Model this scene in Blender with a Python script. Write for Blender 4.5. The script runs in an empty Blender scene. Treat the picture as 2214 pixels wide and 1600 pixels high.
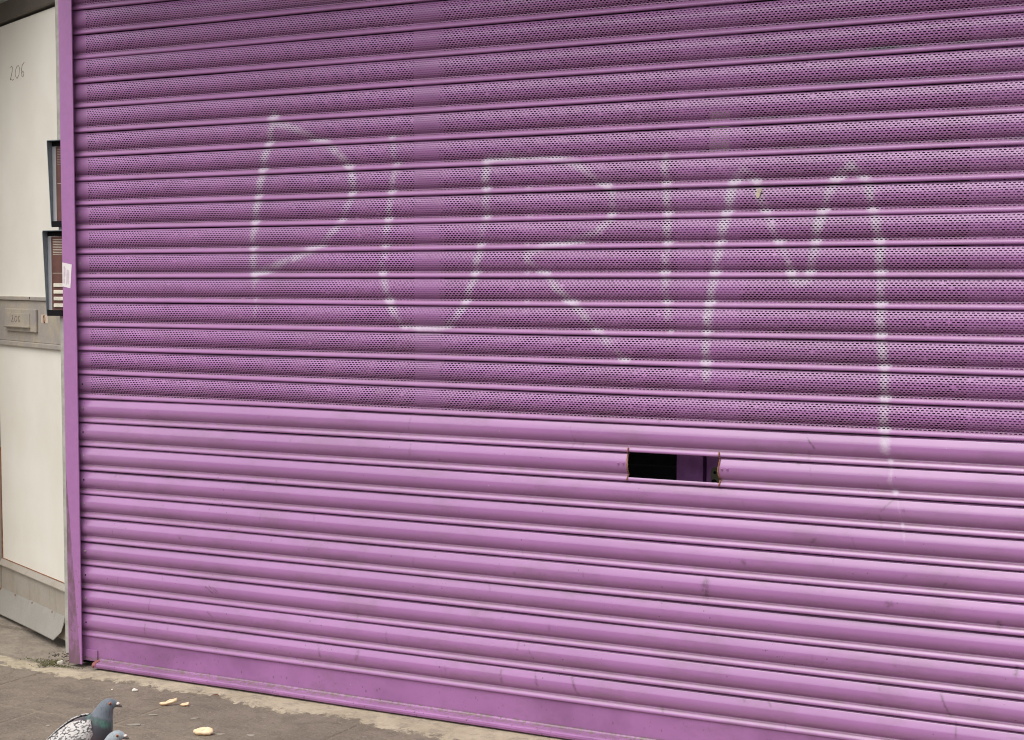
import bpy, bmesh, math, random
import numpy as np
from mathutils import Vector, Matrix

random.seed(4)
RNG = np.random.default_rng(7)
scene = bpy.context.scene
COL = scene.collection

# ---------------------------------------------------------------- camera
cd = bpy.data.cameras.new('camera')
cd.sensor_width = 36.0
cd.lens = 36.0 * 3500.0 / 2214.0
cd.clip_start = 0.05
cd.clip_end = 500.0
cam = bpy.data.objects.new('camera', cd)
COL.objects.link(cam)
pan, tilt, roll = 0.493501, 0.056749, -0.000747
fw = Vector((-math.sin(pan) * math.cos(tilt), math.cos(pan) * math.cos(tilt), -math.sin(tilt)))
rt = fw.cross(Vector((0, 0, 1))).normalized()
up = rt.cross(fw)
c_, s_ = math.cos(roll), math.sin(roll)
rt, up = c_ * rt + s_ * up, -s_ * rt + c_ * up
M = Matrix((rt, up, -fw)).transposed().to_4x4()
M.translation = Vector((3.59880, -3.81033, 1.22450))
cam.matrix_world = M
scene.camera = cam

# ---------------------------------------------------------------- light
SUN_EL, SUN_AZ = math.radians(62), math.radians(192)      # azimuth clockwise from +y (north)
world = bpy.data.worlds.new('World')
scene.world = world
world.use_nodes = True
wt = world.node_tree
wt.nodes.clear()
wo = wt.nodes.new('ShaderNodeOutputWorld')
bg = wt.nodes.new('ShaderNodeBackground')
sky = wt.nodes.new('ShaderNodeTexSky')
sky.sky_type = 'NISHITA'
sky.sun_disc = False
sky.sun_elevation = SUN_EL
sky.sun_rotation = SUN_AZ
sky.dust_density = 3.0
hs = wt.nodes.new('ShaderNodeHueSaturation')
hs.inputs['Saturation'].default_value = 0.12             # cloud cover: grey, not blue
bg.inputs['Strength'].default_value = 0.15
wt.links.new(sky.outputs[0], hs.inputs['Color'])
wt.links.new(hs.outputs[0], bg.inputs['Color'])
wt.links.new(bg.outputs[0], wo.inputs[0])
sd = bpy.data.lights.new('sun', 'SUN')
sd.energy = 0.9
sd.angle = math.radians(60)
sd.color = (1.0, 0.96, 0.90)
sun = bpy.data.objects.new('sun', sd)
COL.objects.link(sun)
sdir = Vector((math.sin(SUN_AZ) * math.cos(SUN_EL), math.cos(SUN_AZ) * math.cos(SUN_EL), math.sin(SUN_EL)))
sun.rotation_euler = sdir.to_track_quat('Z', 'Y').to_euler()
scene.view_settings.view_transform = 'Standard'
scene.view_settings.look = 'None'
scene.view_settings.exposure = 0.70
scene.view_settings.gamma = 1.0
scene.cycles.max_bounces = 8
scene.cycles.filter_width = 1.0

# ---------------------------------------------------------------- helpers
def tag(o, label=None, cat=None, group=None, kind=None):
    if label: o['label'] = label
    if cat: o['category'] = cat
    if group: o['group'] = group
    if kind: o['kind'] = kind
    return o

def empty(name, loc=(0, 0, 0), rz=0.0):
    o = bpy.data.objects.new(name, None)
    o.empty_display_size = 0.05
    COL.objects.link(o)
    o.location = loc
    o.rotation_euler = (0, 0, rz)
    return o

class MB:
    """collects geometry for ONE mesh object"""
    def __init__(self):
        self.v, self.f, self.m = [], [], []
    def add(self, vs, fs, mi=0):
        b = len(self.v)
        self.v += [tuple(map(float, q)) for q in vs]
        self.f += [tuple(b + i for i in q) for q in fs]
        self.m += [mi] * len(fs)
    def box(self, x0, x1, y0, y1, z0, z1, mi=0, bev=0.0):
        if bev <= 0:
            self.add([(x0, y0, z0), (x1, y0, z0), (x1, y1, z0), (x0, y1, z0),
                      (x0, y0, z1), (x1, y0, z1), (x1, y1, z1), (x0, y1, z1)],
                     [(0, 3, 2, 1), (4, 5, 6, 7), (0, 1, 5, 4), (1, 2, 6, 5), (2, 3, 7, 6), (3, 0, 4, 7)], mi)
            return
        bm = bmesh.new()
        bmesh.ops.create_cube(bm, size=1)
        for q in bm.verts:
            q.co = Vector(((x0 + x1) / 2 + q.co.x * (x1 - x0), (y0 + y1) / 2 + q.co.y * (y1 - y0), (z0 + z1) / 2 + q.co.z * (z1 - z0)))
        bmesh.ops.bevel(bm, geom=list(bm.edges), offset=bev, segments=2, affect='EDGES', profile=0.6)
        bm.verts.index_update()
        self.add([q.co for q in bm.verts], [[q.index for q in f.verts] for f in bm.faces], mi)
        bm.free()
    def prism(self, poly, axis, a, b, mi=0):
        """polygon (2-D) extruded along axis from a to b"""
        n = len(poly)
        def P(q, t):
            return {'x': (t, q[0], q[1]), 'y': (q[0], t, q[1]), 'z': (q[0], q[1], t)}[axis]
        vs = [P(q, a) for q in poly] + [P(q, b) for q in poly]
        fs = [tuple(range(n))[::-1], tuple(range(n, 2 * n))]
        fs += [(i, (i + 1) % n, n + (i + 1) % n, n + i) for i in range(n)]
        self.add(vs, fs, mi)
    def tube(self, pts, r, seg=6, mi=0):
        pts = [Vector(q) for q in pts]
        rs = r if isinstance(r, (list, tuple)) else [r] * len(pts)
        vs, fs = [], []
        for i, q in enumerate(pts):
            t = (pts[min(i + 1, len(pts) - 1)] - pts[max(i - 1, 0)]).normalized()
            a = t.cross(Vector((0.013, 0.021, 1)))
            if a.length < 1e-3: a = t.cross(Vector((1, 0, 0)))
            a.normalize(); b = t.cross(a)
            for k in range(seg):
                w = 2 * math.pi * k / seg
                vs.append(q + rs[i] * (math.cos(w) * a + math.sin(w) * b))
        for i in range(len(pts) - 1):
            for k in range(seg):
                fs.append((i * seg + k, i * seg + (k + 1) % seg, (i + 1) * seg + (k + 1) % seg, (i + 1) * seg + k))
        fs.append(tuple(range(seg))[::-1]); fs.append(tuple((len(pts) - 1) * seg + k for k in range(seg)))
        self.add(vs, fs, mi)
    def ball(self, c, r, sx=1, sy=1, sz=1, sub=2, jit=0.0, mi=0):
        bm = bmesh.new()
        bmesh.ops.create_icosphere(bm, subdivisions=sub, radius=r)
        for q in bm.verts:
            k = 1 + random.uniform(-jit, jit)
            q.co = Vector((c[0] + q.co.x * sx * k, c[1] + q.co.y * sy * k, c[2] + q.co.z * sz * k))
        bm.verts.index_update()
        self.add([q.co for q in bm.verts], [[q.index for q in f.verts] for f in bm.faces], mi)
        bm.free()
    def build(self, name, mats, parent=None, smooth=False):
        me = bpy.data.meshes.new(name)
        me.from_pydata(self.v, [], self.f)
        for q in (mats if isinstance(mats, (list, tuple)) else [mats]):
            me.materials.append(q)
        me.polygons.foreach_set('material_index', self.m)
        if smooth:
            me.polygons.foreach_set('use_smooth', [True] * len(self.f))
        me.validate(); me.update()
        o = bpy.data.objects.new(name, me)
        COL.objects.link(o)
        if parent: o.parent = parent
        return o

# ---------------------------------------------------------------- materials
class NT:
    def __init__(self, name):
        self.mat = bpy.data.materials.new(name)
        self.mat.use_nodes = True
        self.t = self.mat.node_tree
        self.b = self.t.nodes['Principled BSDF']
        self._co = None
    def n(self, typ, **kw):
        q = self.t.nodes.new(typ)
        for k, v in kw.items(): setattr(q, k, v)
        return q
    def put(self, sock, v):
        if isinstance(v, (int, float)): sock.default_value = v
        elif isinstance(v, (tuple, list)):
            sock.default_value = tuple(v) + ((1,) if len(v) == 3 and len(sock.default_value) == 4 else ())
        else: self.t.links.new(v, sock)
    def co(self):
        if not self._co: self._co = self.n('ShaderNodeTexCoord').outputs['Object']
        return self._co
    def map(self, scale=(1, 1, 1), loc=(0, 0, 0), rot=(0, 0, 0)):
        q = self.n('ShaderNodeMapping'); self.put(q.inputs[0], self.co())
        q.inputs['Scale'].default_value = scale; q.inputs['Location'].default_value = loc; q.inputs['Rotation'].default_value = rot
        return q.outputs[0]
    def noise(self, scale, detail=4, rough=0.6, vec=None, dist=0.0):
        q = self.n('ShaderNodeTexNoise')
        self.put(q.inputs['Vector'], vec or self.co())
        q.inputs['Scale'].default_value = scale; q.inputs['Detail'].default_value = detail
        q.inputs['Roughness'].default_value = rough; q.inputs['Distortion'].default_value = dist
        return q.outputs['Fac']
    def voro(self, scale, vec=None, feature='F1', out='Distance', rand=1.0):
        q = self.n('ShaderNodeTexVoronoi', feature=feature)
        self.put(q.inputs['Vector'], vec or self.co())
        q.inputs['Scale'].default_value = scale; q.inputs['Randomness'].default_value = rand
        return q.outputs[out]
    def math(self, op, a, b=0.0, c=0.0, clamp=False):
        q = self.n('ShaderNodeMath', operation=op, use_clamp=clamp)
        self.put(q.inputs[0], a); self.put(q.inputs[1], b)
        if op in ('MULTIPLY_ADD', 'SMOOTH_MIN'): self.put(q.inputs[2], c)
        return q.outputs[0]
    def ramp(self, v, lo, hi, a=0.0, b=1.0):
        q = self.n('ShaderNodeMapRange', interpolation_type='SMOOTHSTEP')
        self.put(q.inputs[0], v)
        q.inputs[1].default_value = lo; q.inputs[2].default_value = hi; q.inputs[3].default_value = a; q.inputs[4].default_value = b
        return q.outputs[0]
    def mix(self, f, a, b):
        q = self.n('ShaderNodeMix', data_type='RGBA')
        self.put(q.inputs['Factor'], f); self.put(q.inputs['A'], a); self.put(q.inputs['B'], b)
        return q.outputs['Result']
    def attr(self, name, out='Fac'):
        return self.n('ShaderNodeAttribute', attribute_name=name).outputs[out]
    def xyz(self):
        q = self.n('ShaderNodeSeparateXYZ'); self.put(q.inputs[0], self.co()); return q.outputs
    def bump(self, h, strength=0.3, dist=0.002):
        q = self.n('ShaderNodeBump'); q.inputs['Strength'].default_value = strength; q.inputs['Distance'].default_value = dist
        self.put(q.inputs['Height'], h); self.put(self.b.inputs['Normal'], q.outputs[0])
    def done(self, base=None, rough=None, spec=None, metal=None):
        if base is not None: self.put(self.b.inputs['Base Color'], base)
        if rough is not None: self.put(self.b.inputs['Roughness'], rough)
        if spec is not None: self.put(self.b.inputs['Specular IOR Level'], spec)
        if metal is not None: self.put(self.b.inputs['Metallic'], metal)
        return self.mat

def plain(name, base, rough=0.6, spec=0.4, metal=0.0, var=0.15, scale=30):
    t = NT(name)
    n1 = t.noise(scale, 5)
    dark = tuple(q * (1 - var) for q in base); lite = tuple(min(1, q * (1 + var)) for q in base)
    return t.done(t.mix(t.ramp(n1, 0.3, 0.7), dark, lite), rough, spec, metal)

PURPLE = (0.380, 0.163, 0.375)

def purple_paint(name, spray=False, lowdirt=0.0):
    t = NT(name)
    x, y, z = t.xyz()
    big = t.ramp(t.noise(2.2, 3), 0.35, 0.65)
    fine = t.ramp(t.noise(60, 4), 0.3, 0.7)
    base = t.mix(big, tuple(q * 0.95 for q in PURPLE), tuple(q * 1.04 for q in PURPLE))
    base = t.mix(t.math('MULTIPLY', fine, 0.12), base, (0.33, 0.145, 0.32))
    # chalky fade where the paint has weathered
    fade = t.ramp(t.noise(1.1, 4, vec=t.map((1, 1, 2.5), (3, 1, 2))), 0.45, 0.75)
    base = t.mix(t.math('MULTIPLY', fade, 0.16), base, (0.48, 0.31, 0.47))
    # settled dust on the ledges of the slats (attribute says where a ledge is)
    if spray:
        dn = t.noise(42, 6, 0.72, vec=t.map((0.6, 1, 1.6)))
        dmask = t.math('MULTIPLY', t.attr('dust'), t.ramp(dn, 0.34, 0.64, 0.30, 1.0), clamp=True)
        base = t.mix(t.math('MULTIPLY', dmask, 0.80), base, (0.235, 0.155, 0.155))
    # specks
    vn = t.voro(95, vec=t.map((1, 1, 1)))
    vsel = t.noise(9, 3)
    speck = t.math('MULTIPLY', t.ramp(vn, 0.10, 0.17, 1, 0), t.ramp(vsel, 0.56, 0.66))
    near = t.ramp(z, 0.05, 1.0, 1.0, 0.12)
    base = t.mix(t.math('MULTIPLY', t.math('MULTIPLY', speck, near), 0.75), base, (0.10, 0.075, 0.06))
    cl = t.math('MULTIPLY', t.ramp(t.noise(6.5, 7, 0.72, vec=t.map((0.7, 1, 1.6), (4, 4, 1))), 0.47, 0.70), t.ramp(z, 0.1, 1.6, 0.50, 0.22))
    base = t.mix(cl, base, (0.215, 0.115, 0.175))
    dots = t.math('MULTIPLY', t.ramp(t.voro(36, vec=t.map((1, 1, 1), (1, 5, 2))), 0.05, 0.10, 1, 0), t.ramp(t.noise(4, 2, vec=t.map((1, 1, 1), (3, 0, 7))), 0.50, 0.58))
    base = t.mix(t.math('MULTIPLY', dots, t.ramp(z, 0.1, 1.4, 0.75, 0.3)), base, (0.11, 0.06, 0.075))
    if spray:
        sc = t.math('MULTIPLY', t.attr('scuff'), t.ramp(t.noise(90, 3), 0.30, 0.62, 0.1, 1.0))
        base = t.mix(t.math('MULTIPLY', sc, 0.9), base, (0.13, 0.06, 0.10))
    # scattered pale chips
    wv = t.math('MULTIPLY', t.ramp(t.voro(48, vec=t.map((1, 1, 1), (3, 3, 9))), 0.04, 0.075, 1, 0), t.ramp(t.noise(5, 2, vec=t.map((1, 1, 1), (9, 2, 4))), 0.60, 0.66))
    base = t.mix(t.math('MULTIPLY', wv, 0.6), base, (0.62, 0.55, 0.52))
    rough = t.ramp(t.noise(14, 4), 0.3, 0.7, 0.13, 0.22)
    if lowdirt:
        seamz = t.ramp(t.math('ABSOLUTE', t.math('SUBTRACT', z, 0.0305)), 0.001, 0.009, 1.0, 0.0)
        g = t.math('MULTIPLY', seamz, t.ramp(t.noise(80, 5, 0.75), 0.40, 0.60, 0.08, 1.0))
        base = t.mix(t.ramp(t.noise(5, 4), 0.40, 0.70, 0.1, 0.6), base, (0.21, 0.085, 0.205))
        base = t.mix(t.math('MULTIPLY', g, lowdirt), base, (0.165, 0.125, 0.10))
        sp2 = t.math('MULTIPLY', t.ramp(t.voro(75, vec=t.map((1, 1, 0.6))), 0.14, 0.24, 1, 0), t.math('MULTIPLY', t.ramp(t.noise(26, 3), 0.47, 0.57), t.ramp(z, 0.03, 0.10, 1.0, 0.15)))
        base = t.mix(t.math('MULTIPLY', sp2, 0.7), base, (0.10, 0.065, 0.06))
    if spray:
        s = t.attr('spray')
        gr = t.noise(240, 3, 0.75)
        gr2 = t.noise(24, 4, 0.7)
        s = t.math('MULTIPLY', s, t.ramp(t.noise(9, 4, 0.65, vec=t.map((1, 1, 1), (2, 7, 4))), 0.30, 0.68, 0.62, 1.14))
        q = t.math('SUBTRACT', t.math('MULTIPLY', s, 1.5), t.math('MULTIPLY_ADD', gr, 0.70, t.math('MULTIPLY', gr2, 0.62)))
        m = t.ramp(q, -0.30, 0.70)
        base = t.mix(t.math('MULTIPLY', m, 0.74), base, (0.63, 0.56, 0.64))
        st = t.attr('stain')
        base = t.mix(t.math('MULTIPLY', st, t.ramp(t.noise(22, 4, vec=t.map((0.4, 1, 1))), 0.35, 0.65)), base, (0.10, 0.13, 0.12))
        rough = t.math('MULTIPLY_ADD', m, 0.4, rough)
    if spray:
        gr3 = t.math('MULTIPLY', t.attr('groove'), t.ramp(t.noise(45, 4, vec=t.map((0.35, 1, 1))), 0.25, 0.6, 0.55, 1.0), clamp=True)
        base = t.mix(t.math('MULTIPLY', gr3, 0.80), base, (0.085, 0.044, 0.070))  # groove dirt that also paints the seam shade under each bead darker
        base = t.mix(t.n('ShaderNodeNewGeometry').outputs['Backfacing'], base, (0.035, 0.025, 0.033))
    t.bump(t.noise(220, 3), 0.06, 0.0006)
    t.put(t.b.inputs['Coat Weight'], 0.15 if not spray else t.math('MULTIPLY', t.math('MULTIPLY', t.math('MULTIPLY_ADD', m, -0.5, 0.62, clamp=True), t.math('SUBTRACT', 1.0, t.math('MULTIPLY', t.attr('matte'), 0.72))), t.math('SUBTRACT', 1.0, t.math('MULTIPLY', t.attr('dust'), 0.85), clamp=True)))
    t.put(t.b.inputs['Coat Roughness'], t.ramp(t.noise(9, 4), 0.3, 0.7, 0.06, 0.17)); t.put(t.b.inputs['Coat IOR'], 1.7)
    return t.done(base, t.math('ADD', rough, 0.15), 0.38)

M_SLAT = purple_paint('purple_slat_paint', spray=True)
M_RAIL = purple_paint('purple_rail_paint', lowdirt=0.95)

def guide_paint():
    t = NT('purple_guide_paint')
    x, y, z = t.xyz()
    n = t.noise(50, 5)
    base = t.mix(t.ramp(n, 0.3, 0.7), tuple(q * 0.97 for q in PURPLE), tuple(q * 1.04 for q in PURPLE))
    # grime with a slanting upper edge, widest at the foot
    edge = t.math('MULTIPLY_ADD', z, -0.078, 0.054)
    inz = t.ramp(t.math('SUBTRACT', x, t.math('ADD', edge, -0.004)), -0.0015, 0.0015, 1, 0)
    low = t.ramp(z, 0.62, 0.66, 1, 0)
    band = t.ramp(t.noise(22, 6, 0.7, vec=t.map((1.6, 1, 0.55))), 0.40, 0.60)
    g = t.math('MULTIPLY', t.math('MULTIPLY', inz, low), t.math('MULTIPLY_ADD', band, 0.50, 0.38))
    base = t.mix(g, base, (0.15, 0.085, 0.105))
    sp = t.math('MULTIPLY', t.ramp(t.noise(95, 4), 0.60, 0.70), t.ramp(z, 0.05, 0.55, 0.9, 0.0))
    base = t.mix(sp, base, (0.15, 0.12, 0.09))
    t.bump(n, 0.05, 0.0006)
    return t.done(base, 0.45, 0.5)
M_GUIDE = guide_paint()

def concrete(name, cols, sc=1.0, rough=0.9, slab=False, bumpd=0.003):
    t = NT(name)
    a = t.ramp(t.noise(3.2 * sc, 6, 0.7), 0.36, 0.64)
    b = t.ramp(t.noise(11 * sc, 7, 0.72, dist=0.8), 0.42, 0.66)
    c = t.noise(130 * sc, 5, 0.7)
    base = t.mix(a, cols[0], cols[1])
    base = t.mix(t.math('MULTIPLY', b, 0.62), base, cols[2])
    d4 = t.ramp(t.noise(6.5 * sc, 6, 0.72, vec=t.map((1, 1, 1), (5, 2, 3)), dist=0.5), 0.54, 0.70)
    base = t.mix(t.math('MULTIPLY', d4, 0.55), base, cols[3])
    base = t.mix(t.ramp(c, 0.32, 0.68, 0.0, 0.55), base, cols[3])
    base = t.mix(t.ramp(t.noise(75 * sc, 5, 0.75, vec=t.map((1, 1, 1), (1, 8, 3))), 0.52, 0.72, 0.0, 0.5), base, cols[2])
    if slab:
        tint = t.attr('tint')
        base = t.mix(t.ramp(tint, 0, 1, 0.0, 0.35), base, cols[4])
        streak = t.ramp(t.noise(2.0, 5, vec=t.map((1.2, 6, 1)), dist=1.2), 0.55, 0.72)
        base = t.mix(t.math('MULTIPLY', streak, 0.35), base, (0.09, 0.078, 0.072))
        pale = t.math('MULTIPLY', t.ramp(t.voro(16), 0.10, 0.16, 1, 0), t.ramp(t.noise(4.5, 2), 0.56, 0.64))
        base = t.mix(t.math('MULTIPLY', pale, 0.4), base, (0.33, 0.31, 0.28))
    if slab:
        fl = t.math('MULTIPLY', t.ramp(t.voro(64, vec=t.map((1, 1, 1), (2, 9, 1))), 0.12, 0.24, 1, 0), t.ramp(t.noise(8, 3), 0.46, 0.60))
        base = t.mix(t.math('MULTIPLY', fl, 0.55), base, (0.33, 0.28, 0.225))
        pit = t.math('MULTIPLY', t.ramp(t.noise(48, 6, 0.8), 0.56, 0.70), t.ramp(t.noise(5, 4, vec=t.map((1, 1, 1), (6, 6, 2))), 0.40, 0.62))
        base = t.mix(t.math('MULTIPLY', pit, 0.55), base, (0.085, 0.067, 0.052))
    grit = t.math('MULTIPLY', t.ramp(t.voro(170), 0.12, 0.22, 1, 0), t.ramp(t.noise(20, 2), 0.48, 0.62))
    base = t.mix(t.math('MULTIPLY', grit, 0.5), base, cols[1] if not slab else (0.42, 0.38, 0.33))
    t.bump(t.math('ADD', t.math('MULTIPLY', c, 0.6), b), 0.5, bumpd)
    return t.done(base, rough, 0.25)

M_SLAB = concrete('paving_stone', [(0.155, 0.125, 0.096), (0.205, 0.168, 0.131), (0.088, 0.068, 0.052), (0.27, 0.226, 0.178), (0.175, 0.152, 0.118)], slab=True)
M_MORTAR = concrete('mortar', [(0.18, 0.145, 0.11), (0.24, 0.20, 0.155), (0.10, 0.08, 0.06), (0.28, 0.235, 0.185)], 2)
def cement_mat():
    t = NT('trowelled_cement')
    a = t.ramp(t.noise(7, 6, 0.7, dist=0.5), 0.36, 0.64)
    base = t.mix(a, (0.37, 0.31, 0.215), (0.47, 0.40, 0.29))
    g = t.ramp(t.noise(17, 7, 0.75, dist=1.0), 0.46, 0.62)
    base = t.mix(t.math('MULTIPLY', g, 0.65), base, (0.22, 0.19, 0.15))
    base = t.mix(t.ramp(t.noise(120, 5, 0.8), 0.35, 0.70, 0, 0.5), base, (0.45, 0.39, 0.30))
    ac = t.attr('across')
    wear = t.math('SUBTRACT', t.noise(26, 6, 0.75, dist=0.7), t.math('MULTIPLY', ac, 0.9))
    base = t.mix(t.ramp(wear, 0.32, 0.50), base, (0.165, 0.136, 0.106))
    back = t.math('MULTIPLY', t.ramp(ac, 0.55, 0.95), t.ramp(t.noise(20, 5, 0.7), 0.40, 0.60))
    base = t.mix(t.math('MULTIPLY', back, 0.7), base, (0.17, 0.14, 0.11))
    t.bump(t.noise(90, 6, 0.75), 0.6, 0.004)
    return t.done(base, 0.92, 0.2)
M_CEMENT = cement_mat()
M_STEP = concrete('worn_step_concrete', [(0.19, 0.155, 0.125), (0.27, 0.225, 0.18), (0.13, 0.105, 0.085), (0.30, 0.26, 0.21)], 1.8, bumpd=0.004)
M_ROAD = concrete('asphalt', [(0.045, 0.045, 0.046), (0.06, 0.06, 0.06), (0.04, 0.04, 0.04), (0.08, 0.08, 0.08)])

def white_panel():
    t = NT('cream_panel')
    a = t.ramp(t.noise(2.3, 4), 0.35, 0.65)
    base = t.mix(a, (0.73, 0.69, 0.605), (0.79, 0.755, 0.675))
    d = t.ramp(t.noise(12, 5, 0.7), 0.55, 0.85)
    base = t.mix(t.math('MULTIPLY', d, 0.12), base, (0.42, 0.36, 0.28))
    sp = t.math('MULTIPLY', t.ramp(t.voro(34), 0.03, 0.06, 1, 0), t.ramp(t.noise(3, 2), 0.58, 0.64))
    base = t.mix(t.math('MULTIPLY', sp, 0.6), base, (0.22, 0.18, 0.13))
    return t.done(base, 0.42, 0.4)
M_PANEL = white_panel()

def alu(name, base, stain, amt=0.6, rough=0.5, metal=0.25, sc=18):
    t = NT(name)
    n = t.ramp(t.noise(sc, 6, 0.7, dist=0.5), 0.38, 0.66)
    f = t.noise(140, 4)
    c = t.mix(t.math('MULTIPLY', n, amt), base, stain)
    c = t.mix(t.ramp(f, 0.35, 0.75, 0, 0.3), c, tuple(q * 0.7 for q in base))
    st = t.ramp(t.noise(3, 4, vec=t.map((9, 9, 1.2))), 0.55, 0.75)
    c = t.mix(t.math('MULTIPLY', st, 0.3), c, tuple(q * 0.55 for q in stain))
    return t.done(c, rough, 0.4, metal)
M_ALU = alu('weathered_aluminium', (0.38, 0.345, 0.32), (0.54, 0.46, 0.33), 0.7, sc=8)
M_ALU2 = alu('dull_aluminium', (0.44, 0.40, 0.345), (0.36, 0.30, 0.225), 0.6, sc=7)
M_WEATHER = alu('galvanised_strip', (0.385, 0.365, 0.33), (0.30, 0.28, 0.24), 0.4, sc=9)
M_HEADRAIL = alu('shaded_head_rail', (0.085, 0.072, 0.060), (0.12, 0.09, 0.065), 0.6, metal=0.0)  # grey rail with the doorway's shade put into its dark colour
M_RUST = alu('rust', (0.22, 0.085, 0.04), (0.40, 0.21, 0.12), 0.7, rough=0.85, metal=0.0, sc=60)
M_RUSTP = alu('rust_on_purple', (0.25, 0.085, 0.06), (0.36, 0.13, 0.16), 0.7, rough=0.8, metal=0.0, sc=80)
M_INK = plain('ink', (0.17, 0.12, 0.105), 0.6)
M_TAPE = plain('old_tape', (0.55, 0.45, 0.36), 0.6)
M_DARK = plain('black_gap', (0.01, 0.009, 0.01), 0.7, 0.1)
M_HOOD = plain('blue_grey_steel', (0.20, 0.235, 0.255), 0.45, 0.5, 0.2, 0.12)
M_BROWN = plain('brown_plate', (0.14, 0.062, 0.050), 0.45, 0.4)
M_SILVER = plain('silver_frame', (0.55, 0.55, 0.57), 0.35, 0.5, 0.4, 0.06)
M_CREAM = plain('cream_button', (0.72, 0.66, 0.55), 0.5)
M_STICK = plain('white_sticker', (0.78, 0.72, 0.72), 0.5, var=0.05)
M_STICKINK = plain('faded_print', (0.45, 0.32, 0.42), 0.6)
M_WALLSTRIP = plain('grey_white_render', (0.40, 0.385, 0.345), 0.75, 0.25)
M_TRANSOM = plain('pale_green_grey', (0.30, 0.315, 0.27), 0.6)
M_STEEL = plain('dull_steel', (0.36, 0.33, 0.29), 0.4, 0.5, 0.6)
M_SHOPPURP = plain('dark_purple_frame', (0.30, 0.112, 0.32), 0.45, 0.4)
M_GLASS = plain('dark_window_glass', (0.012, 0.011, 0.014), 0.08, 0.5)
M_INTERIOR = plain('dark_interior', (0.03, 0.025, 0.03), 0.9, 0.1)
M_PAPER = plain('paper', (0.72, 0.68, 0.60), 0.7, 0.2, var=0.05)
M_LOCK = plain('brass_lock', (0.17, 0.16, 0.11), 0.4, 0.5, 0.5)
M_BRICK = plain('dull_brick', (0.115, 0.085, 0.075), 0.9, 0.2, var=0.3, scale=6)
M_STONE = plain('stone_trim', (0.20, 0.18, 0.16), 0.9, 0.2)
M_HARLPLANK = plain('rendered_wall', (0.40, 0.37, 0.33), 0.9, 0.2)

# ---------------------------------------------------------------- ground
def slabs():
    V, F, T = [], [], []
    def quadbox(x0, x1, y0, y1, z, tnt):
        b = len(V); g = 0.0032; e = 0.004
        dz = [random.uniform(-0.0015, 0.0015) for _ in range(4)]
        x0 += g; x1 -= g; y0 += g; y1 -= g
        ring = [(x0, y0), (x1, y0), (x1, y1), (x0, y1)]
        inn = [(x0 + e, y0 + e), (x1 - e, y0 + e), (x1 - e, y1 - e), (x0 + e, y1 - e)]
        for q, d in zip(ring, dz): V.append((q[0], q[1], z - 0.006))
        for q, d in zip(ring, dz): V.append((q[0], q[1], z - 0.0025 + d))
        for q, d in zip(inn, dz): V.append((q[0], q[1], z + d))
        for i in range(4):
            j = (i + 1) % 4
            F.append((b + i, b + j, b + 4 + j, b + 4 + i)); F.append((b + 4 + i, b + 4 + j, b + 8 + j, b + 8 + i))
        F.append((b + 8, b + 9, b + 10, b + 11))
        T.extend([tnt] * 12)
    rows = [(-0.464, -0.05)] + [(-0.464 - 0.6 * (i + 1), -0.464 - 0.6 * i) for i in range(8)]
    for ri, (y0, y1) in enumerate(rows):
        off = -0.045 if ri % 2 == 0 else 0.27
        for i in range(-5, 11):
            x0 = off + 0.6 * i
            w = 0.6
            quadbox(x0, x0 + w, y0, y1, 0.0, random.random())
    me = bpy.data.meshes.new('paving_slabs')
    me.from_pydata(V, [], F)
    a = me.attributes.new('tint', 'FLOAT', 'POINT'); a.data.foreach_set('value', T)
    me.materials.append(M_SLAB); me.update()
    o = bpy.data.objects.new('pavement', me); COL.objects.link(o)
    return tag(o, kind='structure')
slabs()
g = MB(); g.box(-25, 25, -5.5, 0.02, -0.16, -0.0014)
tag(g.build('mortar_bed', M_MORTAR), kind='structure')
g = MB(); g.box(-25, 25, -5.62, -5.5, -0.3, 0.0, bev=0.01)
tag(g.build('kerb', M_STONE), kind='structure')
g = MB(); g.add([(-250, -250, -0.125), (250, -250, -0.125), (250, 250, -0.125), (-250, 250, -0.125)], [(0, 1, 2, 3)])
tag(g.build('road', M_ROAD), kind='structure')
g = MB(); g.box(-60, 60, -22.0, -18.5, -0.3, 0.0)
tag(g.build('far_pavement', M_STONE), kind='structure')

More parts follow.
